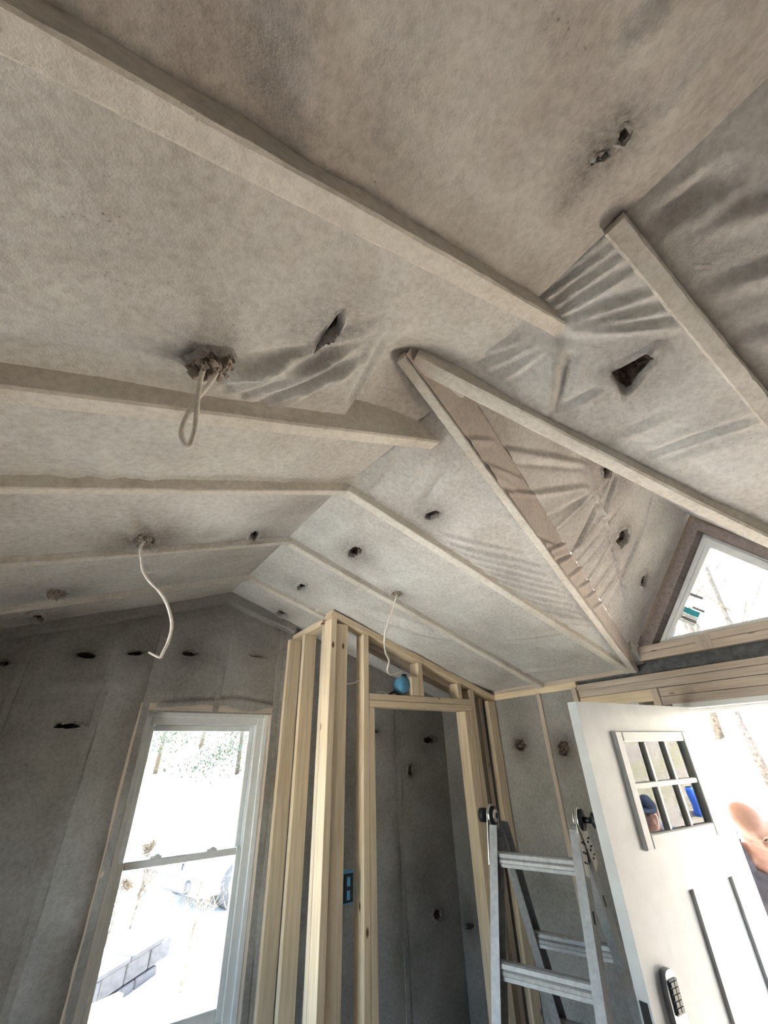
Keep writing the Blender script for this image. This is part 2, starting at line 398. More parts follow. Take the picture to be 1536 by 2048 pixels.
def torn_hole(p2, cc, rmax, hd, C, ex, ey, n, mat, parent, h):
    """torn edge of the netting around a fill hole, and the loose cellulose behind it"""
    m = len(p2); V = []; F = []
    crumb = h.get('crumb', 0)
    rings = [(1.5, -0.002), (1.2, 0.001+0.03*min(rmax, 0.05)), (0.98, 0.003+0.09*min(rmax, 0.05)), (0.88, -0.002), (0.80, -0.02)]
    col_ = h.get('collar', 0)
    if col_: rings = [(1.22, -.002), (1.10, col_*.5), (1.04, col_), (.92, col_*.9), (.84, .0)]
    for sc, dz in rings:
        for k, q in enumerate(p2):
            j = 1+0.10*math.sin(k*2.3+sc*9+h['x'])
            w = cc+(np.array(q)-cc)*sc*(j if sc < 1.4 else 1)
            V.append(C+ex*w[0]+ey*w[1]+n*(hd+dz*(0.55+0.75*abs(math.sin(k*1.7+h['y'])))))
    for r in range(len(rings)-1):
        for k in range(m):
            F.append((r*m+k, r*m+(k+1) % m, (r+1)*m+(k+1) % m, (r+1)*m+k))
    rim = mk('torn_netting_rim', V, F, mat, parent, True)
    st = h.get('stain', .55); at = rim.data.attributes.new('dust', 'FLOAT', 'POINT')
    at.data.foreach_set('value', np.repeat(np.array([.60, .80, .9, 1.0, 1.2])*st, m).astype(np.float32))
    V = []; F = []; NR = 5
    for r in range(NR):
        f = r/(NR-1); sc = 1.06*(1-f*0.98)
        for k, q in enumerate(p2):
            w = cc+(np.array(q)-cc)*sc*(1+0.15*math.sin(k*3.1+r*2.0))
            depth = -(0.012+(.25 if h.get('shallow') else .75)*rmax*math.sin(f*math.pi/2))+rng.uniform(-1, 1)*0.12*rmax
            if crumb: depth = -0.012+col_*.8+crumb*(0.3+0.7*rng.random())*math.sin(f*math.pi*0.9)
            V.append(C+ex*w[0]+ey*w[1]+n*(hd+depth))
    for r in range(NR-1):
        for k in range(m):
            F.append((r*m+k, r*m+(k+1) % m, (r+1)*m+(k+1) % m, (r+1)*m+k))
    F.append(tuple((NR-1)*m+k for k in range(m)))
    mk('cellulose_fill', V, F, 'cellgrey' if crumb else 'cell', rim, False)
    if crumb:   # loose crumbs clinging around the rim
        V = []; F = []
        for _ in range(90):
            a = rng.uniform(0, 6.28); q = p2[int(a/6.28*m) % m]; sc = rng.uniform(0.35, 1.02)
            w = cc+(np.array(q)-cc)*sc; c = C+ex*w[0]+ey*w[1]+n*(hd+col_*.8+rng.uniform(-.004, crumb*.9))
            r = rng.uniform(0.003, 0.010)*(1.0 if crumb > .03 else .6); b0 = len(V)
            for d in ((1, 0, 0), (-1, 0, 0), (0, 1, 0), (0, -1, 0), (0, 0, 1), (0, 0, -1)):
                V.append(c+np.array(d)*r*rng.uniform(0.7, 1.4))
            F += [(b0+a_, b0+b_, b0+c_) for a_, b_, c_ in ((0, 2, 4), (2, 1, 4), (1, 3, 4), (3, 0, 4), (2, 0, 5), (1, 2, 5), (3, 1, 5), (0, 3, 5))]
        o = mk('loose_crumbs', V, F, 'cellgrey', rim); o['kind'] = 'stuff'
def wrapped(name, p0, p1, w, below, above, mat, parent, jit=0.004, res=0.03, round_=0.3, up=(0, 0, 1), taper=None):
    """rafter covered by netting: U section with crisp but uneven edges; p0,p1 lie on the sheet line"""
    x, y, z, L = frame_of(p0, p1, up); p0 = np.asarray(p0, float)
    n = max(4, int(L/res)); b = min(w, below)*round_*.35
    prof = [(-w/2, above), (-w/2, -below+b), (-w/2+b, -below), (w/2-b, -below), (w/2, -below+b), (w/2, above)]
    ph = rng.uniform(0, 50); rows = []
    for i in range(n+1):
        q = p0+x*L*i/n; k = 1.0 if taper is None else taper(i/n); row = []
        for j, (a, c) in enumerate(prof):
            jj = mnoise.noise(Vector((i*res*4+ph, j*0.6, 1.3)))*jit*.6+mnoise.noise(Vector((i*res*26+ph, j*1.7, 4.0)))*jit*0.5+mnoise.noise(Vector((i*res*70+ph, j*2.7, 8.0)))*jit*0.3
            row.append(q+y*(a+jj)+z*((c if c > 0 else c*k)+(jj*0.8 if j not in (0, 5) else 0)))
        rows.append(row)
    V = []; F = []
    for j in range(5):                       # each long face keeps its own vertices: crisp arrises
        b0 = len(V)
        for row in rows: V += [row[j], row[j+1]]
        for i in range(n): F.append((b0+2*i, b0+2*i+1, b0+2*i+3, b0+2*i+2))
    b0 = len(V); V += rows[0]; F.append(tuple(b0+k for k in range(6)))
    b0 = len(V); V += rows[-1]; F.append(tuple(b0+5-k for k in range(6)))
    return mk(name, V, F, mat, parent, True)

# ------------------------------------------------------------------ room dimensions (metres)
XD = 2.60      # inner face of the door wall
YW = 2.86      # inner face of the window wall
XL = -1.10     # left wall
YB = -2.20     # wall behind the camera
XR, ZR = 0.70, 2.87          # ridge of the netting
KR = (ZR-2.273)/(XD-XR); KL = 0.35
def zr_(x): return ZR-KR*(x-XR)
def zl_(x): return ZR-KL*(XR-x)
S = 2.6
def U(x, y, z): return np.array([x*S, y*S, z*S+CAMZ])
J = U(.21, .247, .412)
VB = U(1.0, .467, .155)      # foot of left valley
RB = U(1.0, .022, .155)      # foot of right valley
DAP = U(1.0, .243, .437)     # dormer apex at the gable
DJ = U(.20, .245, .437)
DOWN = np.array([0, 0, -1.0])
YA, YBq, YC, YD, YE, YF = 2.45, 1.845, 1.262, 0.85, 0.285, 0.06

def R_(x, y): return np.array([x, y, zr_(x)])
def L_(x, y): return np.array([x, y, zl_(x)])

# ------------------------------------------------------------------ ceiling
ceil = setp(empty('ceiling', (XR, 0.5, ZR)), 'vaulted ceiling covered with dusty white insulation netting', None, None, 'structure')
# --- left slope bays
patch('netting_panel', L_(XL, YW), L_(XR, YW), L_(XL, YA), L_(XR, YA), 'fabric', ceil, DOWN, 0.02,
      holes=[dict(x=75, y=1228, rx=14, ry=9)])
patch('netting_panel', L_(XL, YA), L_(XR, YA), L_(XL, YBq), L_(XR, YBq), 'fabric', ceil, DOWN, 0.02,
      holes=[dict(x=112, y=1176, rx=24, ry=10, crumb=0.02)], stains=[(560, 1140, 40, 0.3)])
patch('netting_panel', L_(XL, YBq), L_(XR, YBq), L_(XL, YC), L_(XR, YC), 'fabric', ceil, DOWN, 0.022,
      wr=[(235, 1030, 300, 1070, .02, .006), (190, 1050, 270, 1085, .02, .006), (150, 1085, 250, 1100, .02, .005), (255, 1010, 262, 1060, .015, .006), (300, 1020, 330, 1070, .02, .006)],
      holes=[dict(x=288, y=1072, rx=24, ry=14, crumb=0.022, stain=0.9), dict(x=507, y=1069, rx=10, ry=12, ang=0.5)],
      stains=[(360, 1075, 45, 0.42), (420, 1060, 40, 0.42), (600, 1012, 60, 0.5), (210, 1050, 30, .35), (560, 1035, 40, .3)])
patch('netting_panel', L_(XL, YC), L_(XR+.02, YC), L_(XL, YD), L_(XR+.05, YD), 'fabric', ceil, DOWN, 0.02,
      wr=[(240, 995, 190, 900, .025, .006), (280, 990, 250, 880, .02, .006), (310, 990, 290, 910, .02, .006), (180, 990, 130, 940, .03, .006), (560, 950, 590, 1000, .02, .005)],
      stains=[(640, 985, 50, 0.45), (690, 1005, 40, .6), (600, 960, 40, .3)])
def on_plane_l(px): return onplane(px, L_(0, 0), np.array([-KL, 0, 1.0]))
eD = on_plane_l((716, 800)); eE = on_plane_l((852, 585))
eD = L_(eD[0], YD); eE = L_(eE[0], YE)
patch('netting_panel', L_(XL, YD), eD, L_(XL, YE), eE, 'fabric', ceil, DOWN, 0.012, res=0.009,
      wr=[(455, 752, 620, 705, .016, .020), (470, 770, 650, 712, .014, .020), (500, 785, 690, 700, .014, .020), (535, 805, 690, 738, .012, .020), (550, 815, 640, 765, .010, .012),
          (440, 735, 560, 722, .02, .016), (600, 700, 760, 650, .02, .006), (700, 800, 770, 670, .010, -.012), (640, 780, 720, 720, .015, .010)],
      holes=[dict(x=418, y=702, rx=44, ry=19, crumb=0.035, stain=0.8, collar=.024), dict(x=655, y=658, poly=[(622, 703), (628, 688), (640, 668), (655, 645), (670, 622), (684, 612), (689, 618), (685, 640), (678, 662), (668, 672), (652, 678), (636, 690)], stain=.6)],
      stains=[(400, 640, 25, .30), (400, 590, 16, .18), (690, 600, 22, .22), (720, 800, 25, .25)])
def lift_J(P, s, t):
    d = np.hypot(P[:, 0]-J[0]-.05, P[:, 1]-J[1]); return -0.09*np.exp(-(d/0.14)**2)
patch('netting_panel', eD+np.array([-.05, .01, .06]), np.array([XR+.14, YD, ZR+.06]), eE+np.array([-.05, -.01, .04]), np.array([XR+.10, YE, ZR+.04]), 'fabric', ceil, DOWN, 0.0, res=0.009, lift=lift_J,
      wr=[(830, 620, 800, 700, .012, .008), (760, 700, 800, 790, .02, .006)])
# the big bay above the camera
patch('netting_panel', L_(XL, YE), L_(XR, YE), L_(XL, YB), L_(XR, YB), 'fabric_dim', ceil, DOWN, 0.03, res=0.016, noise_amp=0.012,
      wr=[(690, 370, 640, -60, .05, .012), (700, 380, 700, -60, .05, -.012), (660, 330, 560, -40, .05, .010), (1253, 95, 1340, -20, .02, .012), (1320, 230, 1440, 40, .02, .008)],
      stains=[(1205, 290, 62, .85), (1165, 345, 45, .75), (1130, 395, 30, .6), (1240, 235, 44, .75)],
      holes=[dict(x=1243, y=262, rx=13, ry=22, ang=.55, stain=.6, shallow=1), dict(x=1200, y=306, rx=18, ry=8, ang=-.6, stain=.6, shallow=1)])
# --- right slope bays
patch('netting_panel', R_(XR, YW), R_(XD, YW), R_(XR, YA), R_(XD, YA), 'fabric', ceil, DOWN, 0.015,
      holes=[dict(x=565, y=1224, rx=12, ry=7, ang=.3)])
patch('netting_panel', R_(XR, YA), R_(XD, YA), R_(XR, YBq), R_(XD, YBq), 'fabric', ceil, DOWN, 0.03,
      wr=[(700, 1205, 800, 1240, .03, .012), (760, 1230, 900, 1275, .03, .014), (690, 1190, 720, 1205, .02, .01)],
      holes=[dict(x=606, y=1166, rx=9, ry=8)])
patch('netting_panel', R_(XR, YBq), R_(XD, YBq), R_(XR, YC), R_(XD, YC-.03), 'fabric', ceil, DOWN, 0.02,
      wr=[(1150, 1260, 1010, 1270, .02, .005), (1000, 1350, 1130, 1330, .02, .005)],
      holes=[dict(x=713, y=1099, rx=15, ry=13, stain=.8), dict(x=795, y=1182, rx=11, ry=6, crumb=.012)], stains=[(640, 1050, 50, .35)])
# bay between rafter C and the left valley
PL_B0 = U(.30, .275, .405)
patch('netting_panel', R_(XR, YC), R_(XD, YC-.03), PL_B0, VB+np.array([0, 0, .01]), 'fabric', ceil, DOWN, 0.012, res=0.009,
      wr=[(900, 1088, 1070, 1128, .010, .014), (925, 1108, 1085, 1146, .010, .015), (945, 1126, 1100, 1162, .009, .015), (962, 1142, 1112, 1176, .009, .015), (980, 1158, 1125, 1190, .009, .015),
          (1000, 1176, 1140, 1206, .008, .014), (1020, 1194, 1152, 1220, .008, .014), (1042, 1210, 1165, 1234, .008, .014), (1062, 1226, 1175, 1250, .008, .007), (1085, 1240, 1190, 1264, .008, .006),
          (880, 1066, 1040, 1105, .012, .007), (850, 920, 800, 985, .015, .008), (870, 945, 815, 1010, .015, .008), (905, 925, 840, 1015, .014, -.010), (760, 1000, 880, 1075, .02, -.006), (800, 900, 715, 1000, .010, .010)],
      holes=[dict(x=867, y=1026, rx=20, ry=9, ang=-.3, stain=.6)], stains=[(680, 1000, 30, .4), (1000, 1175, 40, .2)])
# bay between right valley and rafter F
def lift_JE(P, s, t):
    return -0.05*np.exp(-((s-0.03)/0.12)**2)*(1-t)
patch('netting_panel', J, RB+np.array([0, 0, .01]), R_(XR-.02, YF), R_(XD, YF), 'fabric', ceil, DOWN, 0.0, res=0.009,
      wr=[(1062, 600, 1225, 472, .012, .010), (1080, 612, 1238, 492, .012, .011), (1098, 626, 1245, 520, .012, .011), (1112, 640, 1258, 552, .012, .010), (1130, 652, 1300, 592, .012, .010), (1140, 660, 1340, 622, .012, .010),
          (1150, 668, 1365, 652, .012, .009), (1075, 690, 980, 742, .014, .009), (1092, 698, 1004, 765, .014, .009), (1058, 680, 960, 715, .014, .007), (1112, 700, 1100, 812, .02, .016), (1142, 716, 1112, 816, .014, -.010),
          (1200, 775, 1120, 818, .012, -.009), (1300, 908, 1500, 838, .016, -.008), (1310, 912, 1510, 846, .012, .006), (1240, 880, 1340, 838, .016, .006), (1330, 930, 1480, 880, .02, .005)],
      holes=[dict(x=1266, y=744, poly=[(1210, 754), (1216, 744), (1240, 731), (1268, 716), (1292, 706), (1306, 704), (1315, 709), (1314, 722), (1298, 740), (1280, 762), (1264, 782), (1250, 794), (1243, 784), (1230, 772)], stain=.45)], stains=[(1140, 828, 26, .35), (1220, 880, 30, .25), (1290, 930, 30, .25)], lift=lift_JE)
patch('netting_panel', R_(XR, YF), R_(XD, YF), R_(XR, YB), R_(XD, YB), 'fabric', ceil, DOWN, 0.02, res=0.016,
      wr=[(1420, 590, 1600, 520, .018, .010), (1400, 470, 1600, 385, .02, .010), (1330, 470, 1480, 380, .018, .010), (1300, 440, 1440, 340, .014, -.012), (1450, 700, 1600, 650, .02, .008)])
# --- dormer slopes
def dorm_left_top(x): # where the dormer sheet meets the left valley face
    y = .2757+(x-.413)*.304
    return U(x, y, .437-1.2*(y-.243))
patch('netting_panel', DJ+np.array([.05, 0, 0]), DAP, dorm_left_top(.25), dorm_left_top(1.0), 'fabric', ceil, (0, -.6, -.8), 0.008, res=0.008,
      wr=[(1215, 955, 1108, 1058, .010, .009), (1238, 985, 1140, 1108, .009, .010), (1195, 1000, 1148, 1095, .010, -.010), (1245, 1005, 1152, 1126, .008, .009), (1228, 1055, 1163, 1138, .008, .008), (1215, 1090, 1178, 1158, .008, .008),
          (1228, 1118, 1190, 1178, .008, .008), (1238, 1140, 1200, 1200, .008, .007), (1245, 1165, 1212, 1220, .008, .006), (1005, 900, 1165, 928, .014, .010), (1010, 925, 1165, 938, .012, -.008), (1060, 990, 1170, 975, .014, .008), (1095, 1035, 1180, 990, .016, -.008),
          (1171, 909, 1190, 990, .007, .012), (1190, 990, 1215, 1075, .007, .012), (1215, 1075, 1245, 1180, .007, .012), (1245, 1180, 1270, 1286, .007, .012), (1303, 1000, 1272, 1085, .008, .012), (1272, 1085, 1244, 1153, .008, .012),
          (1228, 955, 1205, 1015, .010, -.012), (1222, 945, 1198, 1000, .008, .010)],
      holes=[dict(x=1212, y=941, rx=9, ry=16, ang=.3, stain=.7), dict(x=1241, y=1075, rx=12, ry=20, ang=.3, stain=.7), dict(x=1287, y=1160, rx=9, ry=15, ang=.4, stain=.4)],
      stains=[(1185, 918, 25, .5), (1240, 955, 30, .45), (1130, 880, 30, .3), (1120, 1000, 35, .25)])
patch('netting_panel', DJ+np.array([.05, 0, 0]), DAP, J+np.array([.1, -.04, .07]), RB+np.array([0, 0.06, .06]), 'fabric', ceil, (0, .6, -.8), 0.006, res=0.012)
# --- left valley: netting stretched over the deep board, then the light strip along its lower edge
dv = (VB-J)/np.linalg.norm(VB-J); sv = np.array([dv[1], -dv[0], 0]); sv /= np.linalg.norm(sv)   # towards the dormer (-y)
VJ = J+dv*(-.03)
vbot = lambda k: J+(VB-J)*k-np.array([0, 0, .07*min(1, 3.2*k+.25)*(1-.75*k)])
val = empty('valley_rafter', tuple(J), ceil)
patch('board_face', vbot(0)+sv*.02, vbot(1)+sv*.02, dorm_left_top(.235)+np.array([0, 0, .01]), dorm_left_top(1.0)+np.array([0, 0, .01]), 'pink', val, (.2, -1, 0), 0.004, res=0.009, noise_amp=.004,
      wr=[(960, 925, 1045, 962, .010, .006), (985, 955, 1035, 990, .010, -.006), (1010, 985, 1085, 992, .009, .006), (1040, 1065, 1112, 1095, .009, .007), (1085, 1108, 1150, 1078, .007, .007), (1100, 1122, 1150, 1108, .007, -.006), (1110, 1132, 1172, 1090, .007, .007),
          (1130, 1160, 1178, 1122, .007, .006), (1150, 1180, 1195, 1150, .007, .006), (1165, 1200, 1205, 1172, .006, .005), (1180, 1220, 1220, 1195, .006, .005), (930, 880, 985, 885, .012, .005)])
wrapped('lower_edge', vbot(.0), vbot(1.0), .030, .012, .08, 'wrap', val, .005, .02, .4)
valr = empty('valley_rafter', tuple(J), ceil)
wrapped('lower_edge', J+(RB-J)*.02, RB, .050, .045, .05, 'wrap', valr, .004, .02, .45, taper=lambda f: min(1, .15+1.9*f))
# --- rafters
def rafter(p0, p1, w, below, **k):
    return wrapped('rafter', p0, p1, w, below, .08, k.pop('mat', 'wrap'), ceil, **k)
for y in (YA, YBq, YC):
    rafter(L_(XL, y), L_(XR+.045, y), .036, .042 if y < 1.5 else .030, jit=.003, res=.02)
    rafter(R_(XR+.02, y), R_(XD, y-(.03 if y < 1.5 else 0)), .045, .032 if y < 2 else .026, jit=.004, res=.02)
rafter(L_(XL, YD), L_(XR+.14, YD), .055, .058, jit=.005, res=.02)
rafter(L_(XL, YE), L_(XR+.10, YE), .045, .055, jit=.005)
rafter(R_(XR-.01, YF), R_(XD, YF), .046, .045, jit=.005, res=.015)
for y in (-.55, -1.16, -1.77):
    rafter(L_(XL, y), L_(XR, y), .042, .03); rafter(R_(XR, y), R_(XD, y), .042, .03)
nR = np.array([KR, 0, 1.0])
sA = onplane((634, 1224), R_(XR, 0), nR); sB = onplane((742, 1168), R_(XR, 0), nR)
wrapped('netting_strip', sA, sB, .06, .010, .02, 'wrap', ceil, .004, .02)
wrapped('netting_bundle', (2.50, 1.175, 2.385), (2.655, 1.20, 2.325), .075, .045, .09, 'fabric', ceil, .008, .02)
# drooping end of the netting strip at the end of rafter E, and shreds at the left valley
e_end = L_(XR+.10, YE)
mk('netting_flap', [e_end+np.array([0, -.03, -.05]), e_end+np.array([.01, .03, -.055]), e_end+np.array([.07, .05, .01]), e_end+np.array([.06, -.02, .02]), e_end+np.array([.0, .0, .05]), e_end+np.array([.1, .0, .05])],
   [(0, 1, 2, 3), (0, 3, 5, 4)], 'wrap', ceil)
# ------------------------------------------------------------------ roof deck above the netting (keeps daylight out)
roof = setp(empty('trim_1', (XR, .5, ZR+.2)), 'roof sheathing above the netted ceiling', None, None, 'structure')
UPV = np.array([0, 0, .05]); off = np.array([0, 0, .24])
def pr(pts): prism('sheathing', [p+off for p in pts], UPV, 'roof', roof)
pr([L_(XL-.4, YW+.3), L_(XR, YW+.3), L_(XR, YB-.3), L_(XL-.4, YB-.3)])
E2 = XD+.16
pr([R_(XR, YW+.3), R_(E2, YW+.3), R_(E2, YC+.06), R_(XR, .70)])
pr([R_(XR, YB-.3), R_(E2, YB-.3), R_(E2, YF-.07), R_(XR, .58)])
ap2 = DAP+np.array([.16, 0, .0]); dj2 = U(.12, .245, .437)
pr([dj2, ap2, U(1.06, .49, .155), U(.25, .27, .41)])
pr([dj2, ap2, U(1.06, -.002, .155), U(.25, .22, .41)])

# ------------------------------------------------------------------ floor and walls
fl = setp(box('floor', (XL-.15, YB-.15, -.12), (XD+.15, YW+.15, 0.0), 'ply'), 'bare plywood subfloor', None, None, 'structure')
wb = setp(empty('wall_back', (1, YW, 0)), 'gable end wall with the tall double-hung window', None, None, 'structure')
wr_ = setp(empty('wall_right', (XD, 1, 0)), 'wall with the entry door and the triangular gable window', None, None, 'structure')
wl = setp(empty('wall_left', (XL, 1, 0)), 'side wall with netting and a window', None, None, 'structure')
wf = setp(empty('wall_front', (1, YB, 0)), 'wall behind the ladder side of the room', None, None, 'structure')
WX0, WX1, WZ0, WZ1 = .36, 1.10, .72, 2.135      # rough opening of window_1
def wall_piece(poly, ext, parent): prism('sheathing_panel', poly, ext, 'roof', parent)
T = np.array([0, .04, 0]); YO = YW+.13
topL = zl_(XL)+.3; zr0 = ZR+.3; topR = 2.6
wall_piece([(XL-.15, YO, 0), (WX0, YO, 0), (WX0, YO, zl_(WX0)+.2), (XL-.15, YO, zl_(XL-.15)+.2)], T, wb)
wall_piece([(WX0, YO, 0), (WX1, YO, 0), (WX1, YO, WZ0), (WX0, YO, WZ0)], T, wb)
wall_piece([(WX0, YO, WZ1), (WX1, YO, WZ1), (WX1, YO, zr_(WX1)+.2), (XR, YO, ZR+.2), (WX0, YO, zl_(WX0)+.2)], T, wb)
wall_piece([(WX1, YO, 0), (XD+.15, YO, 0), (XD+.15, YO, zr_(XD)+.2), (WX1, YO, zr_(WX1)+.2)], T, wb)
wall_piece([(XL-.15, YB-.13, 0), (XD+.15, YB-.13, 0), (XD+.15, YB-.13, zr_(XD)+.2), (XR, YB-.13, ZR+.2), (XL-.15, YB-.13, zl_(XL-.15)+.2)], -T, wf)
# netting on the window wall, between studs
FRONT = np.array([0, -1.0, 0])
def wallz(x): return (zl_(x) if x < XR else zr_(x))-.0
wall_holes = [dict(x=8, y=1327, rx=12, ry=7), dict(x=172, y=1311, rx=20, ry=8, ang=.2), dict(x=270, y=1308, rx=18, ry=5, ang=-.1, stain=.5), dict(x=377, y=1308, rx=14, ry=6), dict(x=510, y=1314, rx=14, ry=2.2, ang=.2, stain=.2), dict(x=134, y=1452, rx=28, ry=7, stain=.3)]
def hole_in(x0, x1, z0, z1):
    out = []
    for h in wall_holes:
        p = ony((h['x'], h['y']), YW)
        if x0 < p[0] < x1 and z0 < p[2] < z1: out.append(h)
    return out
studx = [XL, -.66, -.25, .13, WX0-.02]
for a, b in zip(studx[:-1], studx[1:]):
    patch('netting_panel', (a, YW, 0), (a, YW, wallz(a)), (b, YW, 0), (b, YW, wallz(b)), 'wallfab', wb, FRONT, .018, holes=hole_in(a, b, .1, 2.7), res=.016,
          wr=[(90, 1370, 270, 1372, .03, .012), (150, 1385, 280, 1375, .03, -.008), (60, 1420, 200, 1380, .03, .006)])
for a, b in ((WX0-.02, .74), (.74, WX1+.02)):
    patch('netting_panel', (a, YW, WZ1-.01), (a, YW, wallz(a)), (b, YW, WZ1-.01), (b, YW, wallz(b)), 'wallfab', wb, FRONT, .012, holes=hole_in(a, b, 2.1, 2.8), res=.012,
          wr=[(320, 1408, 420, 1402, .012, .012), (420, 1402, 470, 1398, .012, .014), (470, 1398, 545, 1412, .012, .012)])
for a, b in ((WX0-.02, WX1+.02),):
    patch('netting_panel', (a, YW, 0), (a, YW, WZ0), (b, YW, 0), (b, YW, WZ0), 'wallfab', wb, FRONT, .012, res=.03)
cl_holes = [dict(x=856, y=1480, rx=11, ry=8), dict(x=905, y=1476, rx=11, ry=5), dict(x=819, y=1541, rx=5, ry=12), dict(x=872, y=1828, rx=10, ry=11), dict(x=752, y=1463, rx=6, ry=4)]
for a, b in ((WX1+.02, 1.45), (1.45, 1.86), (1.86, 2.12), (2.12, XD)):
    hs = [h for h in cl_holes if a+.03 < ony((h['x'], h['y']), YW)[0] < b-.03]
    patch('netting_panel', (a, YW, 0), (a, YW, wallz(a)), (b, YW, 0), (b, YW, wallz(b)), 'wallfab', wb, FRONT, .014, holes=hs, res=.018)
# seams of netting stapled over the studs
for x in (-.66, -.25, .13, .355, .74, 1.12, 1.45, 1.86, 2.12):
    z0 = WZ1 if WX0 < x < WX1 else 0.02
    wrapped('netting_seam', (x, YW, z0), (x, YW, wallz(x)-.02), .034, .006, .02, 'wallfab', wb, .003, .05, .3, up=(0, 1, 0))
# netting roll along the top of the gable wall
for a, b in ((L_(XL, YW-.03), L_(XR, YW-.03)), (R_(XR, YW-.03), R_(1.2, YW-.03))):
    wrapped('netting_roll', a+np.array([0, 0, -.02]), b+np.array([0, 0, -.02]), .09, .045, .04, 'wallfab', wb, .014, .04, .4)
# side wall with window
wz0, wz1, wy0, wy1 = .60, 2.02, .98, 2.38
for lo, hi in (((XL-.13, YB-.15, 0), (XL, wy0, 2.6)), ((XL-.13, wy1, 0), (XL, YW+.15, 2.6)), ((XL-.13, wy0, 0), (XL, wy1, wz0)), ((XL-.13, wy0, wz1), (XL, wy1, 2.6))):
    box('netting_panel', lo, hi, 'wallfab', wl)
w3 = setp(empty('window_3', (XL-.06, (wy0+wy1)/2, wz0)), 'white vinyl side window beyond the ladder', None, None, 'structure')
for lo, hi in (((XL-.1, wy0, wz0), (XL-.03, wy0+.05, wz1)), ((XL-.1, wy1-.05, wz0), (XL-.03, wy1, wz1)), ((XL-.1, wy0+.05, wz0), (XL-.03, wy1-.05, wz0+.05)), ((XL-.1, wy0+.05, wz1-.05), (XL-.03, wy1-.05, wz1)), ((XL-.09, wy0+.05, 1.35), (XL-.04, wy1-.05, 1.39))):
    box('window_frame', lo, hi, 'vinyl', w3, .003)
for z0_, z1_ in ((wz0+.05, 1.35), (1.39, wz1-.05)):
    box('glass_pane', (XL-.068, wy0+.05, z0_), (XL-.062, wy1-.05, z1_), 'glass', w3)
patch('netting_panel', (XL, YB, 0), (XL, YB, zl_(XL)), (XD, YB, 0), (XD, YB, zr_(XD)), 'wallfab', wf, (0, 1, 0), 0.0, res=.1)
patch('netting_panel', (XL, YB, zl_(XL)), (XR, YB, ZR), (XD, YB, zr_(XD)), (XR+.01, YB, ZR), 'wallfab', wf, (0, 1, 0), 0.0, res=.1)

# ------------------------------------------------------------------ window_1 (double hung)
w1 = setp(empty('window_1', ((WX0+WX1)/2, YW+.07, WZ0)), 'tall white vinyl double-hung window', None, None, 'structure')
# lumber reveal
for lo, hi in (((WX0-.038, YW-.005, WZ0-.03), (WX0, YO+.02, WZ1)), ((WX1, YW-.005, WZ0-.03), (WX1+.038, YO+.02, WZ1)), ((WX0-.038, YW-.005, WZ1), (WX1+.038, YO+.02, WZ1+.038)), ((WX0-.038, YW-.005, WZ0-.06), (WX1+.038, YO+.02, WZ0-.022))):
    box('rough_frame', lo, hi, 'dimwood', w1, .002)
fx0, fx1, fz0, fz1 = WX0+.001, WX1-.001, WZ0-.021, WZ1-.001
fy0, fy1 = YW+.05, YW+.13
fw0, fw1, fwt, fwb = .052, .072, .068, .085
for lo, hi in (((fx0, fy0, fz0), (fx0+fw0, fy1, fz1)), ((fx1-fw1, fy0, fz0), (fx1, fy1, fz1)), ((fx0+fw0, fy0, fz1-fwt), (fx1-fw1, fy1, fz1)), ((fx0+fw0, fy0, fz0), (fx1-fw1, fy1, fz0+fwb))):
    box('window_frame', lo, hi, 'vinyl', w1, .004)
for lo, hi in (((fx0, fy0-.014, fz0+.03), (fx0+.026, fy0, fz1)), ((fx1-.03, fy0-.014, fz0+.03), (fx1, fy0, fz1)), ((fx0+.026, fy0-.014, fz1-.03), (fx1-.03, fy0, fz1)), ((fx0, fy0-.03, fz0), (fx1, fy0, fz0+.03))):
    box('inner_stop', lo, hi, 'vinyl', w1, .003)
zm = 1.43
def sash(y0, y1, z0, z1, rail):
    sh = empty('sash', ((fx0+fx1)/2, y0, z0), w1)
    a, b = fx0+fw0, fx1-fw1
    for lo, hi in (((a, y0, z0), (a+.028, y1, z1)), ((b-.028, y0, z0), (b, y1, z1)), ((a+.028, y0, z1-.032), (b-.028, y1, z1)), ((a+.028, y0, z0), (b-.028, y1, z0+rail))):
        box('sash_rail', lo, hi, 'vinyl', sh, .004)
    box('glass_pane', (a+.028, (y0+y1)/2-.003, z0+rail), (b-.028, (y0+y1)/2+.003, z1-.032), 'glass', sh)
sash(fy0+.045, fy0+.072, zm-.02, fz1-fwt, .036)
sash(fy0+.012, fy0+.040, fz0+fwb, zm+.022, .05)
for xx in (.58, .86):
    lk = box('sash_lock', (xx-.028, fy0+.002, zm+.020), (xx+.028, fy0+.035, zm+.034), 'vinyl', w1, .003)
    box('lock_lever', (xx-.008, fy0-.006, zm+.034), (xx+.014, fy0+.02, zm+.042), 'vinyl', w1, .002)

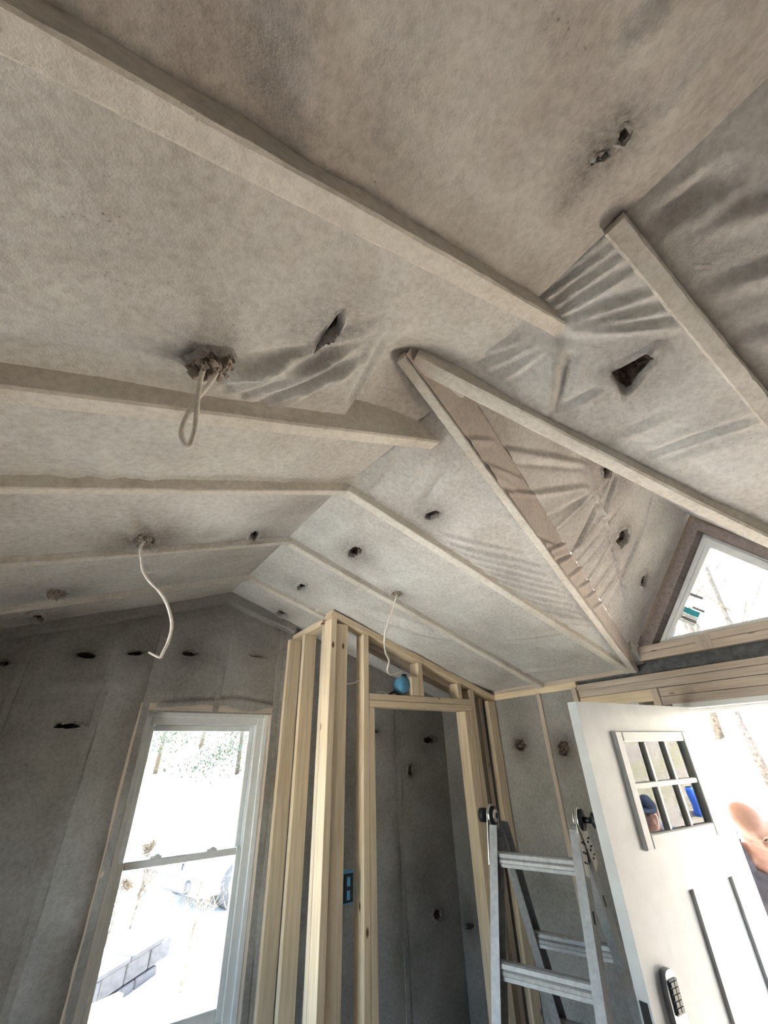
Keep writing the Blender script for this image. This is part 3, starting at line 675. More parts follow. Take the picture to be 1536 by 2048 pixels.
# ------------------------------------------------------------------ door wall
DY0, DY1, DZ = .05, .995, 2.062     # door opening
XO = XD+.13
RT = np.array([.04, 0, 0])
wall_piece([(XO, YB-.15, 0), (XO, DY0-.03, 0), (XO, DY0-.03, 2.62), (XO, YB-.15, 2.62)], RT, wr_) if False else None
wall_piece([(XO, YB-.15, 0), (XO, DY0-.05, 0), (XO, DY0-.05, zr_(XD)+.12), (XO, YB-.15, zr_(XD)+.12)], RT, wr_)
wall_piece([(XO, DY1+.105, 0), (XO, YW+.15, 0), (XO, YW+.15, zr_(XD)+.12), (XO, DY1+.105, zr_(XD)+.12)], RT, wr_)
GB = 2.375     # bottom of gable window opening
wall_piece([(XO, -.05, DZ+.04), (XO, 1.3, DZ+.04), (XO, 1.3, zr_(XD)+.1), (XO, 1.12, GB), (XO, .14, GB), (XO, -.05, zr_(XD)+.1)], RT, wr_)
wall_piece([(XO, 1.3, zr_(XD)+.1), (XO, .632, 3.12), (XO, .632, 2.93), (XO, 1.09, GB)], RT, wr_)
wall_piece([(XO, -.05, zr_(XD)+.1), (XO, .632, 3.12), (XO, .632, 2.93), (XO, .17, GB)], RT, wr_)
BACK = np.array([-1.0, 0, 0])
zplate = 2.213
dw_holes = [dict(x=1043, y=1490, rx=13, ry=13, stain=.9), dict(x=1130, y=1496, rx=15, ry=16, stain=.9)]
ystud = [YW, 2.62, 2.25, onx((1079, 1394), XD)[1], onx((1152, 1390), XD)[1]]
for a, b in zip(ystud[:-1], ystud[1:]):
    hs = [h for h in dw_holes+[dict(x=941, y=1851, rx=12, ry=7)] if b+.02 < onx((h['x'], h['y']), XD)[1] < a-.02]
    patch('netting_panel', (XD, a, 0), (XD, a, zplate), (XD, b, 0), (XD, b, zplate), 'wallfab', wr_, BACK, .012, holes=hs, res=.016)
for y in ystud[3:]:
    board('stud_edge', (XD+.03, y, .03), (XD+.03, y, zplate), .03, .09, (1, 0, 0), 'dimwood', wr_)
a = ystud[-1]
patch('netting_panel', (XD+.005, a, 0), (XD+.005, a, 2.05), (XD+.005, DY1+.13, 0), (XD+.005, DY1+.13, 2.05), 'wallfab', wr_, BACK, .01, res=.03)
box('top_plate', (XD-.008, ystud[-1]-.02, zplate-.005), (XD+.09, 2.26, zplate+.034), 'pine', wr_)
box('cap_plate', (XD+.004, 1.2, zplate+.036), (XD+.09, YW, zplate+.075), 'dimwood', wr_)
# header above the door: stacked lumber
hz = [(2.066, 2.105), (2.107, 2.150), (2.152, 2.191), (2.193, 2.226)]
for i, (z0, z1) in enumerate(hz):
    box('header_board', (XD-.006+.004*(i % 2), -.10, z0), (XD+.09, (1.115 if i < 2 else ystud[-1]-.024 if i == 2 else 1.62), z1), 'dimwood', wr_, .0015)
box('king_stud', (XD-.008, 1.118, .03), (XD+.09, 1.156, 2.150), 'dimwood', wr_)
box('blocking_board', (XD-.004, 1.158, 2.09), (XD+.09, ystud[-1]-.024, 2.150), 'pine', wr_)
box('felt_strip', (XD+.035, -.25, 2.228), (XD+.09, 1.62, 2.296), 'tar', wr_)
# gable window sill lumber
for i, (z0, z1) in enumerate(((2.298, 2.336), (2.338, 2.372))):
    box('sill_board', (XD-.004, .0, z0), (XD+.09, 1.20-.05*i, z1), 'dimwood', wr_)
for y in (.80, .84):
    box('sill_block', (XD-.007, y-.016, 2.30), (XD+.02, y+.016, 2.37), 'dimwood', wr_)
box('king_stud', (XD-.006, -.03, .03), (XD+.09, .01, 2.064), 'dimwood', wr_)
patch('netting_panel', (XD, -.03, 0), (XD, -.03, zplate), (XD, YB, 0), (XD, YB, zplate), 'wallfab', wr_, BACK, .01, res=.05)
# gable window: dark rake frame, white triangular unit
w2 = setp(empty('window_2', (XD, .63, 2.4)), 'triangular gable window above the entry door', None, None, 'structure')
AP = np.array([XD, .632, 2.985]); BL = np.array([XD, 1.215, 2.285]); BR = np.array([XD, .05, 2.285])
IAP = np.array([XD, .630, 2.905]); IBL = np.array([XD, 1.068, 2.372]); IBR = np.array([XD, .192, 2.372])
EXT = np.array([.13, 0, 0])
prism('rake_board', [AP, BL, IBL, IAP], EXT, 'darkwood', w2)
prism('rake_board', [AP, IAP, IBR, BR], EXT, 'darkwood', w2)
for y0_, y1_ in ((1.10, 1.40), (-.14, .17)):  # blocks added to stop daylight leaking in at the rake feet
    box('leak_block', (XD+.045, y0_+(.06 if y0_ > 1 else 0), 2.30), (XD+.15, y1_-(.06 if y0_ < 1 else 0), 2.52), 'darkwood', w2)
def tri_inset(P, d):
    a, b, c = [p.copy() for p in P]; cen = (a+b+c)/3
    return [p+(cen-p)/np.linalg.norm(cen-p)*d for p in (a, b, c)]
sh = np.array([.07, 0, 0])
t0 = [IAP+sh, IBL+sh, IBR+sh]
t0 = tri_inset(t0, .004); t1 = tri_inset(t0, .085)
for i in range(3):
    k = (i+1) % 3
    prism('window_frame', [t0[i], t0[k], t1[k], t1[i]], (.05, 0, 0), 'vinyl', w2)
mid = [p+np.array([-.012, 0, 0]) for p in tri_inset(t0, .02)]; mid2 = [p+np.array([-.012, 0, 0]) for p in tri_inset(t0, .05)]
for i in range(3):
    k = (i+1) % 3
    prism('window_stop', [mid[i], mid[k], mid2[k], mid2[i]], (.014, 0, 0), 'vinyl', w2)
prism('glass_pane', [p+np.array([.02, 0, 0]) for p in t1], (.005, 0, 0), 'glass', w2)
# stickers on the glass
edge = (t1[1]-t1[0])/np.linalg.norm(t1[1]-t1[0]); acr = np.cross(np.array([1.0, 0, 0]), edge)
if acr[1] > 0: acr = -acr
def sticker(s, w, h, mat, o_=0.0):
    p = t1[0]+edge*s+acr*o_+np.array([.017, 0, 0])
    prism('window_sticker', [p, p+edge*h, p+edge*h+acr*w, p+acr*w], (.001, 0, 0), mat, w2)
Ltot = np.linalg.norm(t1[1]-t1[0])
sticker(Ltot*.50, .06, .016, 'grey_ink'); sticker(Ltot*.62, .06, .014, 'grey_ink', .03)
sticker(Ltot*.655, .095, .032, 'teal', -.02); sticker(Ltot*.655+.034, .095, .014, 'white_paper', -.02); sticker(Ltot*.655+.050, .095, .018, 'grey_ink', -.02); sticker(Ltot*.655+.070, .095, .012, 'white_paper', -.02)

# ------------------------------------------------------------------ entry door, swung open into the room
trim = setp(empty('trim_2', (XD, .5, 0)), 'white entry door jamb', None, None, 'structure')
box('head_jamb', (XD-.01, DY0-.04, DZ-.022), (XD+.16, DY1+.074, DZ+.004), 'vinyl', trim, .002)
box('side_jamb', (XD-.01, DY1+.074, 0), (XD+.16, DY1+.104, DZ-.022), 'vinyl', trim, .002)
box('side_jamb', (XD-.01, DY0-.04, 0), (XD+.16, DY0-.004, DZ-.022), 'vinyl', trim, .002)
box('head_stop', (XD+.06, DY0, DZ-.04), (XD+.16, DY1+.07, DZ-.022), 'vinyl', trim, .002)
box('threshold', (XD-.01, DY0-.004, 0.0), (XD+.16, DY1+.07, .02), 'alu', trim, .002)
HX, HY = 2.585, .990
ang = math.atan2(1.057-HY, 1.708-HX)        # direction hinge -> free edge
dd = np.array([math.cos(ang), math.sin(ang), 0]); dn = np.array([-dd[1], dd[0], 0])
if dn[1] > 0: dn = -dn                        # visible face normal (towards -y)
W_, TH, DB, DT = .885, .044, .012, 2.044
def dpt(a, z, o_=0.0): return np.array([HX, HY, 0])+dd*a+dn*o_+np.array([0, 0, z])
door = setp(empty('door_1', tuple(dpt(0, DB))), 'white craftsman entry door with six small panes, standing open', None, None, 'structure')
def dbox(name, a0, a1, z0, z1, o0, o1, mat, parent=None, bevel=.002):
    c = (dpt(a0, z0, o0)+dpt(a1, z1, o1))/2
    return board(name, dpt(a0, (z0+z1)/2, (o0+o1)/2), dpt(a1, (z0+z1)/2, (o0+o1)/2), abs(o1-o0), z1-z0, (0, 0, 1), mat, parent or door, bevel)
la0, la1, lz0, lz1 = .147, .705, 1.547, 1.936          # lite frame
pz0, pz1 = .22, 1.412                                   # sunk panels
pans = [(.165, .395), (.488-.02, .700)]
# slab: stiles and rails around the lite and the sunk panels
sl = empty('slab', tuple(dpt(0, DB)), door)
gl0, gl1, gz0, gz1 = la0+.04, la1-.04, lz0+.035, lz1-.035
def sb(a0, a1, z0, z1, o0=-TH, o1=0.0, nm='rail'): dbox(nm, a0, a1, z0, z1, o0, o1, 'doorpaint', sl, 0)
sb(0, gl0, gz0, DT, nm='stile'); sb(gl1, W_, gz0, DT, nm='stile'); sb(gl0, gl1, gz1, DT)
sb(0, W_, pz1, gz0); sb(0, pans[0][0], pz0, pz1, nm='stile'); sb(pans[1][1], W_, pz0, pz1, nm='stile'); sb(pans[0][1], pans[1][0], pz0, pz1, nm='stile'); sb(0, W_, DB, pz0)
for a0, a1 in pans: dbox('sunk_panel', a0, a1, pz0, pz1, -TH+.01, -.012, 'doorpaint', door, 0)
# lite frame proud of the slab
for a0, a1, z0, z1 in ((la0, la0+.045, lz0, lz1), (la1-.045, la1, lz0, lz1), (la0+.045, la1-.045, lz1-.04, lz1), (la0+.045, la1-.045, lz0, lz0+.045)):
    dbox('lite_frame', a0, a1, z0, z1, -.004, .016, 'doorpaint', door, .004)
g0, g1, h0, h1 = la0+.045, la1-.045, lz0+.045, lz1-.04
for k in (1, 2): dbox('muntin', g0+(g1-g0)*k/3-.010, g0+(g1-g0)*k/3+.010, h0, h1, -.008, .010, 'doorpaint', door, .003)
dbox('muntin', g0, g1, (h0+h1)/2-.010, (h0+h1)/2+.010, -.008, .011, 'doorpaint', door, .003)
for i in range(3):
    for k in range(2):
        a0 = g0+(g1-g0)*i/3+.010*(i > 0); a1 = g0+(g1-g0)*(i+1)/3-.010*(i < 2)
        z0 = h0+(h1-h0)*k/2+.010*(k > 0); z1 = h0+(h1-h0)*(k+1)/2-.010*(k < 1)
        dbox('glass_pane', a0, a1, z0, z1, -.008, -.003, 'glass', door, 0)
# keypad lock and latch plates
lk = empty('keypad_lock', tuple(dpt(.775, 1.2)), door)
esc = []; lz = [1.055, 1.268]
for i in range(24):
    a = 2*math.pi*i/24; rx, rz = .033, .107
    cx = math.copysign(abs(math.cos(a))**.55, math.cos(a))*rx; cz = math.copysign(abs(math.sin(a))**.55, math.sin(a))*rz
    esc.append(dpt(.778+cx, 1.155+cz, 0.0))
prism('escutcheon', esc, dn*.020, 'chrome', lk)
dbox('keypad_cover', .757, .799, 1.165, 1.240, .020, .025, 'black', lk, .002)
for r in range(5):
    for c in range(2):
        dbox('key_button', .762+c*.019, .777+c*.019, 1.169+r*.014, 1.180+r*.014, .025, .028, 'black', lk, .001)
tube('thumb_turn', [dpt(.778, 1.10, .018), dpt(.778, 1.10, .04)], [.021, .019], 'chrome', lk, 20)
dbox('turn_lever', .768, .788, 1.082, 1.118, .04, .052, 'chrome', lk, .003)
for z in (1.15, .98):
    box_ = dbox('latch_plate', W_, W_+.0025, z-.03, z+.05, -TH+.009, -.009, 'black', door, 0)
for z in (.25, 1.03, 1.82):
    tube('hinge_barrel', [dpt(-.012, z-.05, -TH-.0), dpt(-.012, z+.05, -TH-.0)], .007, 'chrome', door, 10)
dbox('paper_tag', .36, .43, DT, DT+.018, -TH-.003, -TH-.001, 'white_paper', door, 0)

# ------------------------------------------------------------------ closet framing
clo = setp(empty('closet_frame', (1.9, 2.3, 0)), 'bare pine stud framing of a corner closet with a doorway', 'framing')
YF0, YF1 = 2.262, 2.351
def fz(x): return zr_(x)-.032
def stud(name, x0, x1, z0, z1=None, y0=YF0, y1=YF1, mat='pine'):
    box(name, (x0, y0, z0), (x1, y1, (fz(x1)-.040) if z1 is None else z1), mat, clo, .002)
# sloped double top plate of the front partition
dpl = np.array([1, 0, -KR]); dpl /= np.linalg.norm(dpl); nup = np.array([KR, 0, 1]); nup /= np.linalg.norm(nup)
for i in range(1):
    p0 = np.array([1.20, (YF0+YF1)/2, fz(1.20)-.019]); p1 = np.array([XD-.004, (YF0+YF1)/2, fz(XD)-.019])
    board('top_plate', p0, p1, YF1-YF0, .038, nup, 'pine', clo)
board('nailer_plate', np.array([1.55, YF1+.045, fz(1.55)-.052]), np.array([XD-.01, YF1+.045, fz(XD)-.052]), .089, .038, nup, 'dimwood', clo)
box('sole_plate', (1.20, YF0, 0.0), (1.485, YF1, .038), 'pine', clo, .002); box('sole_plate', (2.33, YF0, 0.0), (XD-.004, YF1, .038), 'pine', clo, .002)
stud('stud', 1.200, 1.238, .038)
stud('stud', 1.240, 1.325, .038, None, YF0+.012, YF0+.05)
stud('stud', 1.200, 1.289, .038, fz(1.289)-.04, YF1+.002, YF1+.040)
stud('king_stud', 1.436, 1.474, .038)
stud('trimmer_stud', 1.476, 1.514, .038, 2.128)
stud('trimmer_stud', 2.268, 2.306, .038, 2.128)
stud('trimmer_stud', 2.308, 2.340, .038, 2.128)
stud('king_stud', 2.342, 2.380, .038)
box('door_header', (1.476, YF0-.002, 2.130), (2.340, YF1, 2.166), 'pine', clo, .002)
box('door_header', (1.478, YF0, 2.168), (2.340, YF1, 2.205), 'pine', clo, .002)
stud('cripple_stud', 1.872, 1.910, 2.207)
stud('cripple_stud', 2.222, 2.260, 2.207)
stud('stud', 2.515, 2.592, .038, None, YF0, YF0+.038)
stud('stud', 2.470, 2.508, .038, None, YF0+.05, YF1+.04, 'dimwood')
# side partition
ys2 = 2.645
box('side_top_plate', (1.20, YF1+.042, fz(1.289)-.040), (1.289, YW-.004, fz(1.289)-.002), 'pine', clo, .002)
box('side_sole_plate', (1.20, YF1+.042, 0), (1.289, YW-.004, .038), 'pine', clo, .002)
for y, xo in ((ys2, 0.0), (YW-.046, -.035)): box('stud', (1.20+xo, y, .038), (1.289+xo, y+.038, fz(1.289)-.042), 'pine', clo, .002)
# wood block carrying the blue ceiling box
box('box_block', (1.806, YF0-.003, 2.207), (1.870, YF0+.036, 2.325), 'pine', clo, .003)
jb = setp(empty('junction_box', (1.79, YF0+.02, 2.26)), 'blue plastic junction box nailed to a pine block above the closet doorway', 'junction box')
tube('box_body', [(1.752, YF0+.07, 2.272), (1.752, YF0+.016, 2.272)], [.048, .050], 'bluebox', jb, 8)
tube('box_rim', [(1.752, YF0+.016, 2.272), (1.752, YF0+.012, 2.272)], [.053, .053], 'bluebox', jb, 8)
box('cable_clamp', (1.765, YF0+.02, 2.320), (1.79, YF0+.05, 2.340), 'black', jb, .003)
# dark strap lying on the header
sp = setp(tube('metal_strap', [(1.66, YF0+.05, 2.212), (1.70, YF0+.045, 2.232), (1.73, YF0+.05, 2.216), (1.77, YF0+.05, 2.211)], [.006, .008, .008, .005], 'black', None, 6), 'small dark strap lying on the closet door header', 'strap')
ob = setp(empty('outlet_box', (1.345, YF0+.05, 1.2)), 'blue outlet box on the side of the closet corner stud', 'outlet box')
p_ = ony((696, 1775), YF0+.03)
box('box_back', (1.327, YF0+.024, p_[2]-.062), (1.392, YF0+.075, p_[2]+.062), 'bluebox', ob, .004)
box('box_face', (1.333, YF0+.018, p_[2]-.054), (1.386, YF0+.026, p_[2]+.054), 'black', ob, .002)
for zz in (-.028, .022): box('inner_cable', (1.350, YF0+.012, p_[2]+zz-.014), (1.364, YF0+.018, p_[2]+zz+.02), 'bluebox', ob, .002)

# ------------------------------------------------------------------ electrical cables hanging out of the ceiling
def hang(pxs, P):
    """pixels -> points in the vertical plane through P that faces the room's corner"""
    d = np.asarray(P)-CO; n = np.array([d[0], d[1], 0]); n /= np.linalg.norm(n)
    return [onplane(q, P, n) for q in pxs]
def on_left(px):
    n = np.array([-KL, 0, 1.0]); return onplane(px, L_(0, 0), n)
def on_right(px):
    n = np.array([KR, 0, 1.0]); return onplane(px, R_(XR, 0), n)
Pc = on_left((415, 706))
pts = hang([(414, 700), (404, 725), (394, 765), (396, 805), (399, 840), (392, 872), (376, 892), (361, 888), (358, 868), (374, 838), (400, 800), (424, 765), (433, 735), (431, 705)], Pc)
for i, p in enumerate(pts): p += np.array([.006, -.004, 0])*math.sin(i*1.1)
setp(tube('electrical_cable', spline(pts, 6), .0052, 'cable', None, 8), 'looped white electrical cable hanging from the large round ceiling hole', 'cable')
Pc = on_left((288, 1076))
c2 = setp(empty('electrical_cable', tuple(Pc)), 'long white cable dangling in front of the gable wall', 'cable')
tube('cable_sheath', spline(hang([(290, 1078), (281, 1098), (283, 1120), (286, 1140), (297, 1160), (318, 1182), (333, 1206), (342, 1236), (343, 1258), (336, 1285), (327, 1303), (321, 1316)], Pc), 6), .0058, 'cable', c2, 8)
tube('cable_tail', spline(hang([(286, 1138), (294, 1144), (302, 1143)], Pc), 5), .0042, 'cable', c2, 6)
tube('cable_end', spline(hang([(321, 1316), (310, 1311), (297, 1304)], Pc), 5), .0040, 'cable', c2, 6)
Pc = on_right((795, 1185)); Pd = np.array([1.75, YF0+.03, 2.31])
pts = hang([(795, 1183), (790, 1205), (780, 1235), (771, 1262), (769, 1285), (771, 1305), (778, 1322), (775, 1340), (780, 1349), (790, 1348), (802, 1343)], np.array([Pc[0], Pc[1], 0]))
end = np.array([1.79, YF0+.02, 2.315]); 
for i in range(len(pts)):
    f = max(0, (i-3)/(len(pts)-4)); tgt = ony(px_of(pts[i]), YF0-.03+.03*f)
    pts[i] = pts[i]*(1-f)+tgt*f
setp(tube('electrical_cable', spline(pts, 6), .0055, 'cable', None, 8), 'white cable running from the ceiling to the blue junction box', 'cable')
pts = [ony(q, YF0+.045) for q in ((682, 1369), (695, 1368), (708, 1366), (716, 1362), (724, 1360))]
setp(tube('electrical_cable', spline(pts, 5), .0045, 'cable', None, 6), 'short white cable stapled to the closet stud beside the corner post', 'cable')
pts = [ony(q, YF0+.07) for q in ((752, 1384), (765, 1384), (780, 1390), (795, 1388), (812, 1386))]
setp(tube('electrical_cable', spline(pts, 5), .0040, 'cable', None, 6), 'thin cable lying along the top of the closet door header', 'cable')

# ------------------------------------------------------------------ folding ladder
lv = np.array([-.3145, .9493, 0]); lu = np.array([.9493, .3145, 0])     # rung direction, and away from the camera
LH = np.array([1.757, 1.418, 1.643])                                        # hinge axis centre
lad = setp(empty('folding_ladder', (LH[0], LH[1], 0)), 'aluminium folding multi-position ladder standing open beside the entry door', 'ladder')
FB = -.519; RB_ = .77       # offsets of the feet along lu
HWt, HWb = .186, .208       # half widths at hinge and at floor
def rail_pt(sec, side, z):
    k = (LH[2]-z)/LH[2]
    o_ = (FB if sec == 'front' else RB_)*k
    hw = (HWt+(HWb-HWt)*k)-(0.0 if sec == 'front' else .012)
    return np.array([LH[0], LH[1], 0])+lu*o_+lv*side*hw+np.array([0, 0, z])
def channel(name, p0, p1, w, d, wdir, inward, mat, parent, th=.004):
    """C channel: web faces 'wdir' width d along lu, flanges point inward along lv"""
    x = (p1-p0)/np.linalg.norm(p1-p0); a = np.asarray(wdir, float); a = a-x*(a@x); a /= np.linalg.norm(a)
    b = np.cross(x, a); b = b if b@inward > 0 else -b
    sec = [(-d/2, 0), (d/2, 0), (d/2, w), (d/2-th, w), (d/2-th, th), (-d/2+th, th), (-d/2+th, w), (-d/2, w)]
    V = [p0+a*s+b*t for s, t in sec]+[p1+a*s+b*t for s, t in sec]; n = len(sec)
    F = [tuple(range(n)), tuple(range(2*n-1, n-1, -1))]+[(i, i+n, (i+1) % n+n, (i+1) % n) for i in range(n)]
    o = mk(name, V, F, mat, parent)
    bm = bmesh.new(); bm.from_mesh(o.data); bmesh.ops.recalc_face_normals(bm, faces=bm.faces); bm.to_mesh(o.data); bm.free()
    return o
for sec in ('front', 'rear'):
    for side in (-1, 1):
        top = rail_pt(sec, side, LH[2]-.05); bot = rail_pt(sec, side, .03)
        rl = channel('side_rail', top, bot, .034, .066, lu, -lv*side, 'alu', lad)
        # foot
        board('rubber_foot', bot+np.array([0, 0, .05]), rail_pt(sec, side, 0.0), .032, .074, lu, 'black', lad, .003)
        # slots
        for z in (1.36, 1.06, .76):
            q = rail_pt(sec, side, z); ax = (bot-top)/np.linalg.norm(bot-top)
            board('lock_slot', q-ax*.017+lv*side*.0008, q+ax*.017+lv*side*.0008, .004, .012, lu, 'black', lad, 0)
def rung(sec, z):
    a = rail_pt(sec, -1, z)+lv*.004; b = rail_pt(sec, 1, z)-lv*.004
    prof = [(-.019, .020), (-.011, .024), (.011, .024), (.019, .020), (.021, .008), (.017, .004), (.021, 0), (.021, -.010), (.017, -.013), (.019, -.024), (-.019, -.024), (-.017, -.013), (-.021, -.010), (-.021, 0), (-.017, .004), (-.021, .008)]
    V = [p+lu*s+np.array([0, 0, t]) for p in (a, b) for s, t in prof]; n = len(prof)
    F = [tuple(range(n)), tuple(range(2*n-1, n-1, -1))]+[(i, i+n, (i+1) % n+n, (i+1) % n) for i in range(n)]
    o = mk('rung', V, F, 'alu', lad)
    bm = bmesh.new(); bm.from_mesh(o.data); bmesh.ops.recalc_face_normals(bm, faces=bm.faces); bm.to_mesh(o.data); bm.free()
for z in (1.490, 1.190, .890, .590, .290):
    rung('front', z)
for z in (1.190, .890, .590, .290): rung('rear', z)
def disc(name, c, ax, r, th, mat, parent, seg=28):
    ax = np.asarray(ax, float)/np.linalg.norm(ax)
    return tube(name, [np.asarray(c)-ax*th/2, np.asarray(c)+ax*th/2], r, mat, parent, seg)
for side in (-1, 1):
    hc = LH+lv*side*(HWt+.004)+np.array([0, 0, -.012])
    hg = empty('hinge', tuple(hc), lad)
    for sec in ('front', 'rear'):
        t_ = rail_pt(sec, side, LH[2]-.16)-rail_pt(sec, side, LH[2]); t_ /= np.linalg.norm(t_)
        b = np.cross(lv, t_); o_ = .0035*(1 if sec == 'front' else -1)
        V = []
        for k in range(17):
            a = math.pi*k/16; V.append(hc+lv*o_+(b*math.cos(a)-t_*math.sin(a))*.042)
        V += [hc+lv*o_+t_*.175-b*.024, hc+lv*o_+t_*.175+b*.024]
        prism('hinge_plate', V, lv*.004, 'steel', hg)
        for k in range(3):
            for s2 in (-1, 1): disc('rivet', hc+lv*(o_+.002)+t_*(.075+.03*k)+b*.011*s2, lv, .0032, .013, 'black', hg, 8)
    disc('hinge_hub', hc, lv, .036, .026, 'black', hg); disc('hinge_washer', hc-lv*side*.016, lv, .024, .012, 'steel', hg); disc('hinge_core', hc-lv*side*.021, lv, .010, .012, 'black', hg, 16)
    kn = .032 if side < 0 else .012
    disc('knob_stem', hc+lv*side*kn, lv, .011, kn*1.5, 'black', hg, 14); disc('lock_knob', hc+lv*side*(kn+.030), lv, .027, .026, 'black', hg); disc('knob_cap', hc+lv*side*(kn+.044), lv, .022, .003, 'chrome', hg)

# ------------------------------------------------------------------ outside: ground, driveway, hillside
def gz(x, y):
    return -.35 + .34*max(0.0, x-5.2) + .10*max(0.0, y-12) + .05*math.sin(x*.9)*math.sin(y*.7) + (.25*mnoise.noise(Vector((x*.35, y*.35, 3))) if x > 6 or y > 13 else 0)
xs = np.concatenate([np.linspace(-45, -4, 12), np.linspace(-3, 16, 58), np.linspace(18, 60, 14)])
ys = np.concatenate([np.linspace(-40, -9, 10), np.linspace(-8, 16, 60), np.linspace(18, 70, 14)])
V = [(x, y, gz(x, y)) for x in xs for y in ys]; m_ = len(ys)
F = [(i*m_+k, (i+1)*m_+k, (i+1)*m_+k+1, i*m_+k+1) for i in range(len(xs)-1) for k in range(m_-1)]
setp(mk('ground', V, F, 'ground', None, True), 'leaf-covered ground rising into a sunny hillside outside', None, None, 'structure')
dx = np.linspace(-9.0, 9.0, 30); dy = np.linspace(3.2, 13.5, 30)
V = [(x, y, gz(x, y)+.03) for x in dx for y in dy]
F = [(i*30+k, (i+1)*30+k, (i+1)*30+k+1, i*30+k+1) for i in range(29) for k in range(29)]
setp(mk('driveway', V, F, 'drive', None, True), 'pale gravel driveway outside the window', None, None, 'structure')

dx2 = np.linspace(-9.0, -1.35, 20); dy2 = np.linspace(-4.0, 3.2, 20)
V = [(x, y, gz(x, y)+.03) for x in dx2 for y in dy2]
F = [(i*20+k, (i+1)*20+k, (i+1)*20+k+1, i*20+k+1) for i in range(19) for k in range(19)]
setp(mk('side_yard', V, F, 'drive', None, True), 'pale gravel yard beside the house', None, None, 'structure')
# unseen roof added to keep sun off the man outside the door
po = setp(empty('shade_roof', (3.4, 1.0, 2.3)), 'unseen shed roof added to shade the entry door', None, None, 'structure')
prism('roof_deck', [(2.79, -.7, 2.36), (4.25, -.7, 2.20), (4.25, 2.7, 2.20), (2.79, 2.7, 2.36)], (0, 0, .05), 'roof', po)
for y_ in (-.65, 2.65): board('shade_roof_brace', (2.80, y_, 1.55), (3.75, y_, 2.24), .05, .09, (0, 0, 1), 'pine', po)
dk = setp(empty('porch_deck', (3.4, 1.0, -.09)), 'weathered plank porch deck outside the entry door', None, None, 'structure')
for k in range(11): board('deck_plank', (2.81+.07+.142*k, -.7, -.108), (2.81+.07+.142*k, 2.7, -.108), .136, .035, (0, 0, 1), 'dimwood', dk)
for y_ in (-.6, 1.0, 2.6): box('deck_joist', (2.81, y_-.02, -.40), (4.35, y_+.02, -.127), 'dimwood', dk)
# retaining wall of concrete blocks
A_ = onz((202, 1936), -.02); B_ = onz((352, 1848), -.02)
wdir = (B_-A_); wdir[2] = 0; wlen = np.linalg.norm(wdir); wdir /= wlen
rw = setp(empty('retaining_wall', (A_[0], A_[1], gz(A_[0], A_[1]))), 'low concrete block retaining wall beside the driveway', 'wall')
A_ = A_-wdir*.9; wn_ = np.array([-wdir[1], wdir[0], 0])
for c in range(2):
    for k in range(int((wlen+.9)/.41)-c):
        o_ = wdir*(.41*k+(.2 if c % 2 else 0))+wn_*rng.uniform(-.012, .012)
        p = A_+o_; z = -.07-.2*c
        board('block', np.array([p[0], p[1], z-.095]), np.array([p[0], p[1], z-.095])+wdir*.395, .2, .185, (0, 0, 1), 'block', rw, .012)
for k in range(int((wlen+.9)/.62)):
    p = A_+wdir*.62*k
    board('cap_stone', np.array([p[0], p[1], -.045]), np.array([p[0], p[1], -.045])+wdir*.60, .26, .05, (0, 0, 1), 'block', rw, .01)
# sawhorse
sq = onz((205, 2022), .62); sd = np.array([.9, .43, 0]); sn = np.array([-.43, .9, 0])
sh_ = setp(empty('sawhorse', (sq[0], sq[1], gz(sq[0], sq[1]))), 'rough wooden sawhorse standing outside below the window', 'sawhorse')
board('beam', sq-sd*.42, sq+sd*.10, .05, .09, (0, 0, 1), 'pine', sh_)
for a in (-.36, .02):
    for s_ in (-1, 1):
        p = sq+sd*a-np.array([0, 0, .02]); q = sq+sd*(a+.05*np.sign(a))+sn*s_*.25; q[2] = gz(q[0], q[1])
        board('leg', p+sn*s_*.03, q, .04, .08, (0, 0, 1), 'pine', sh_)

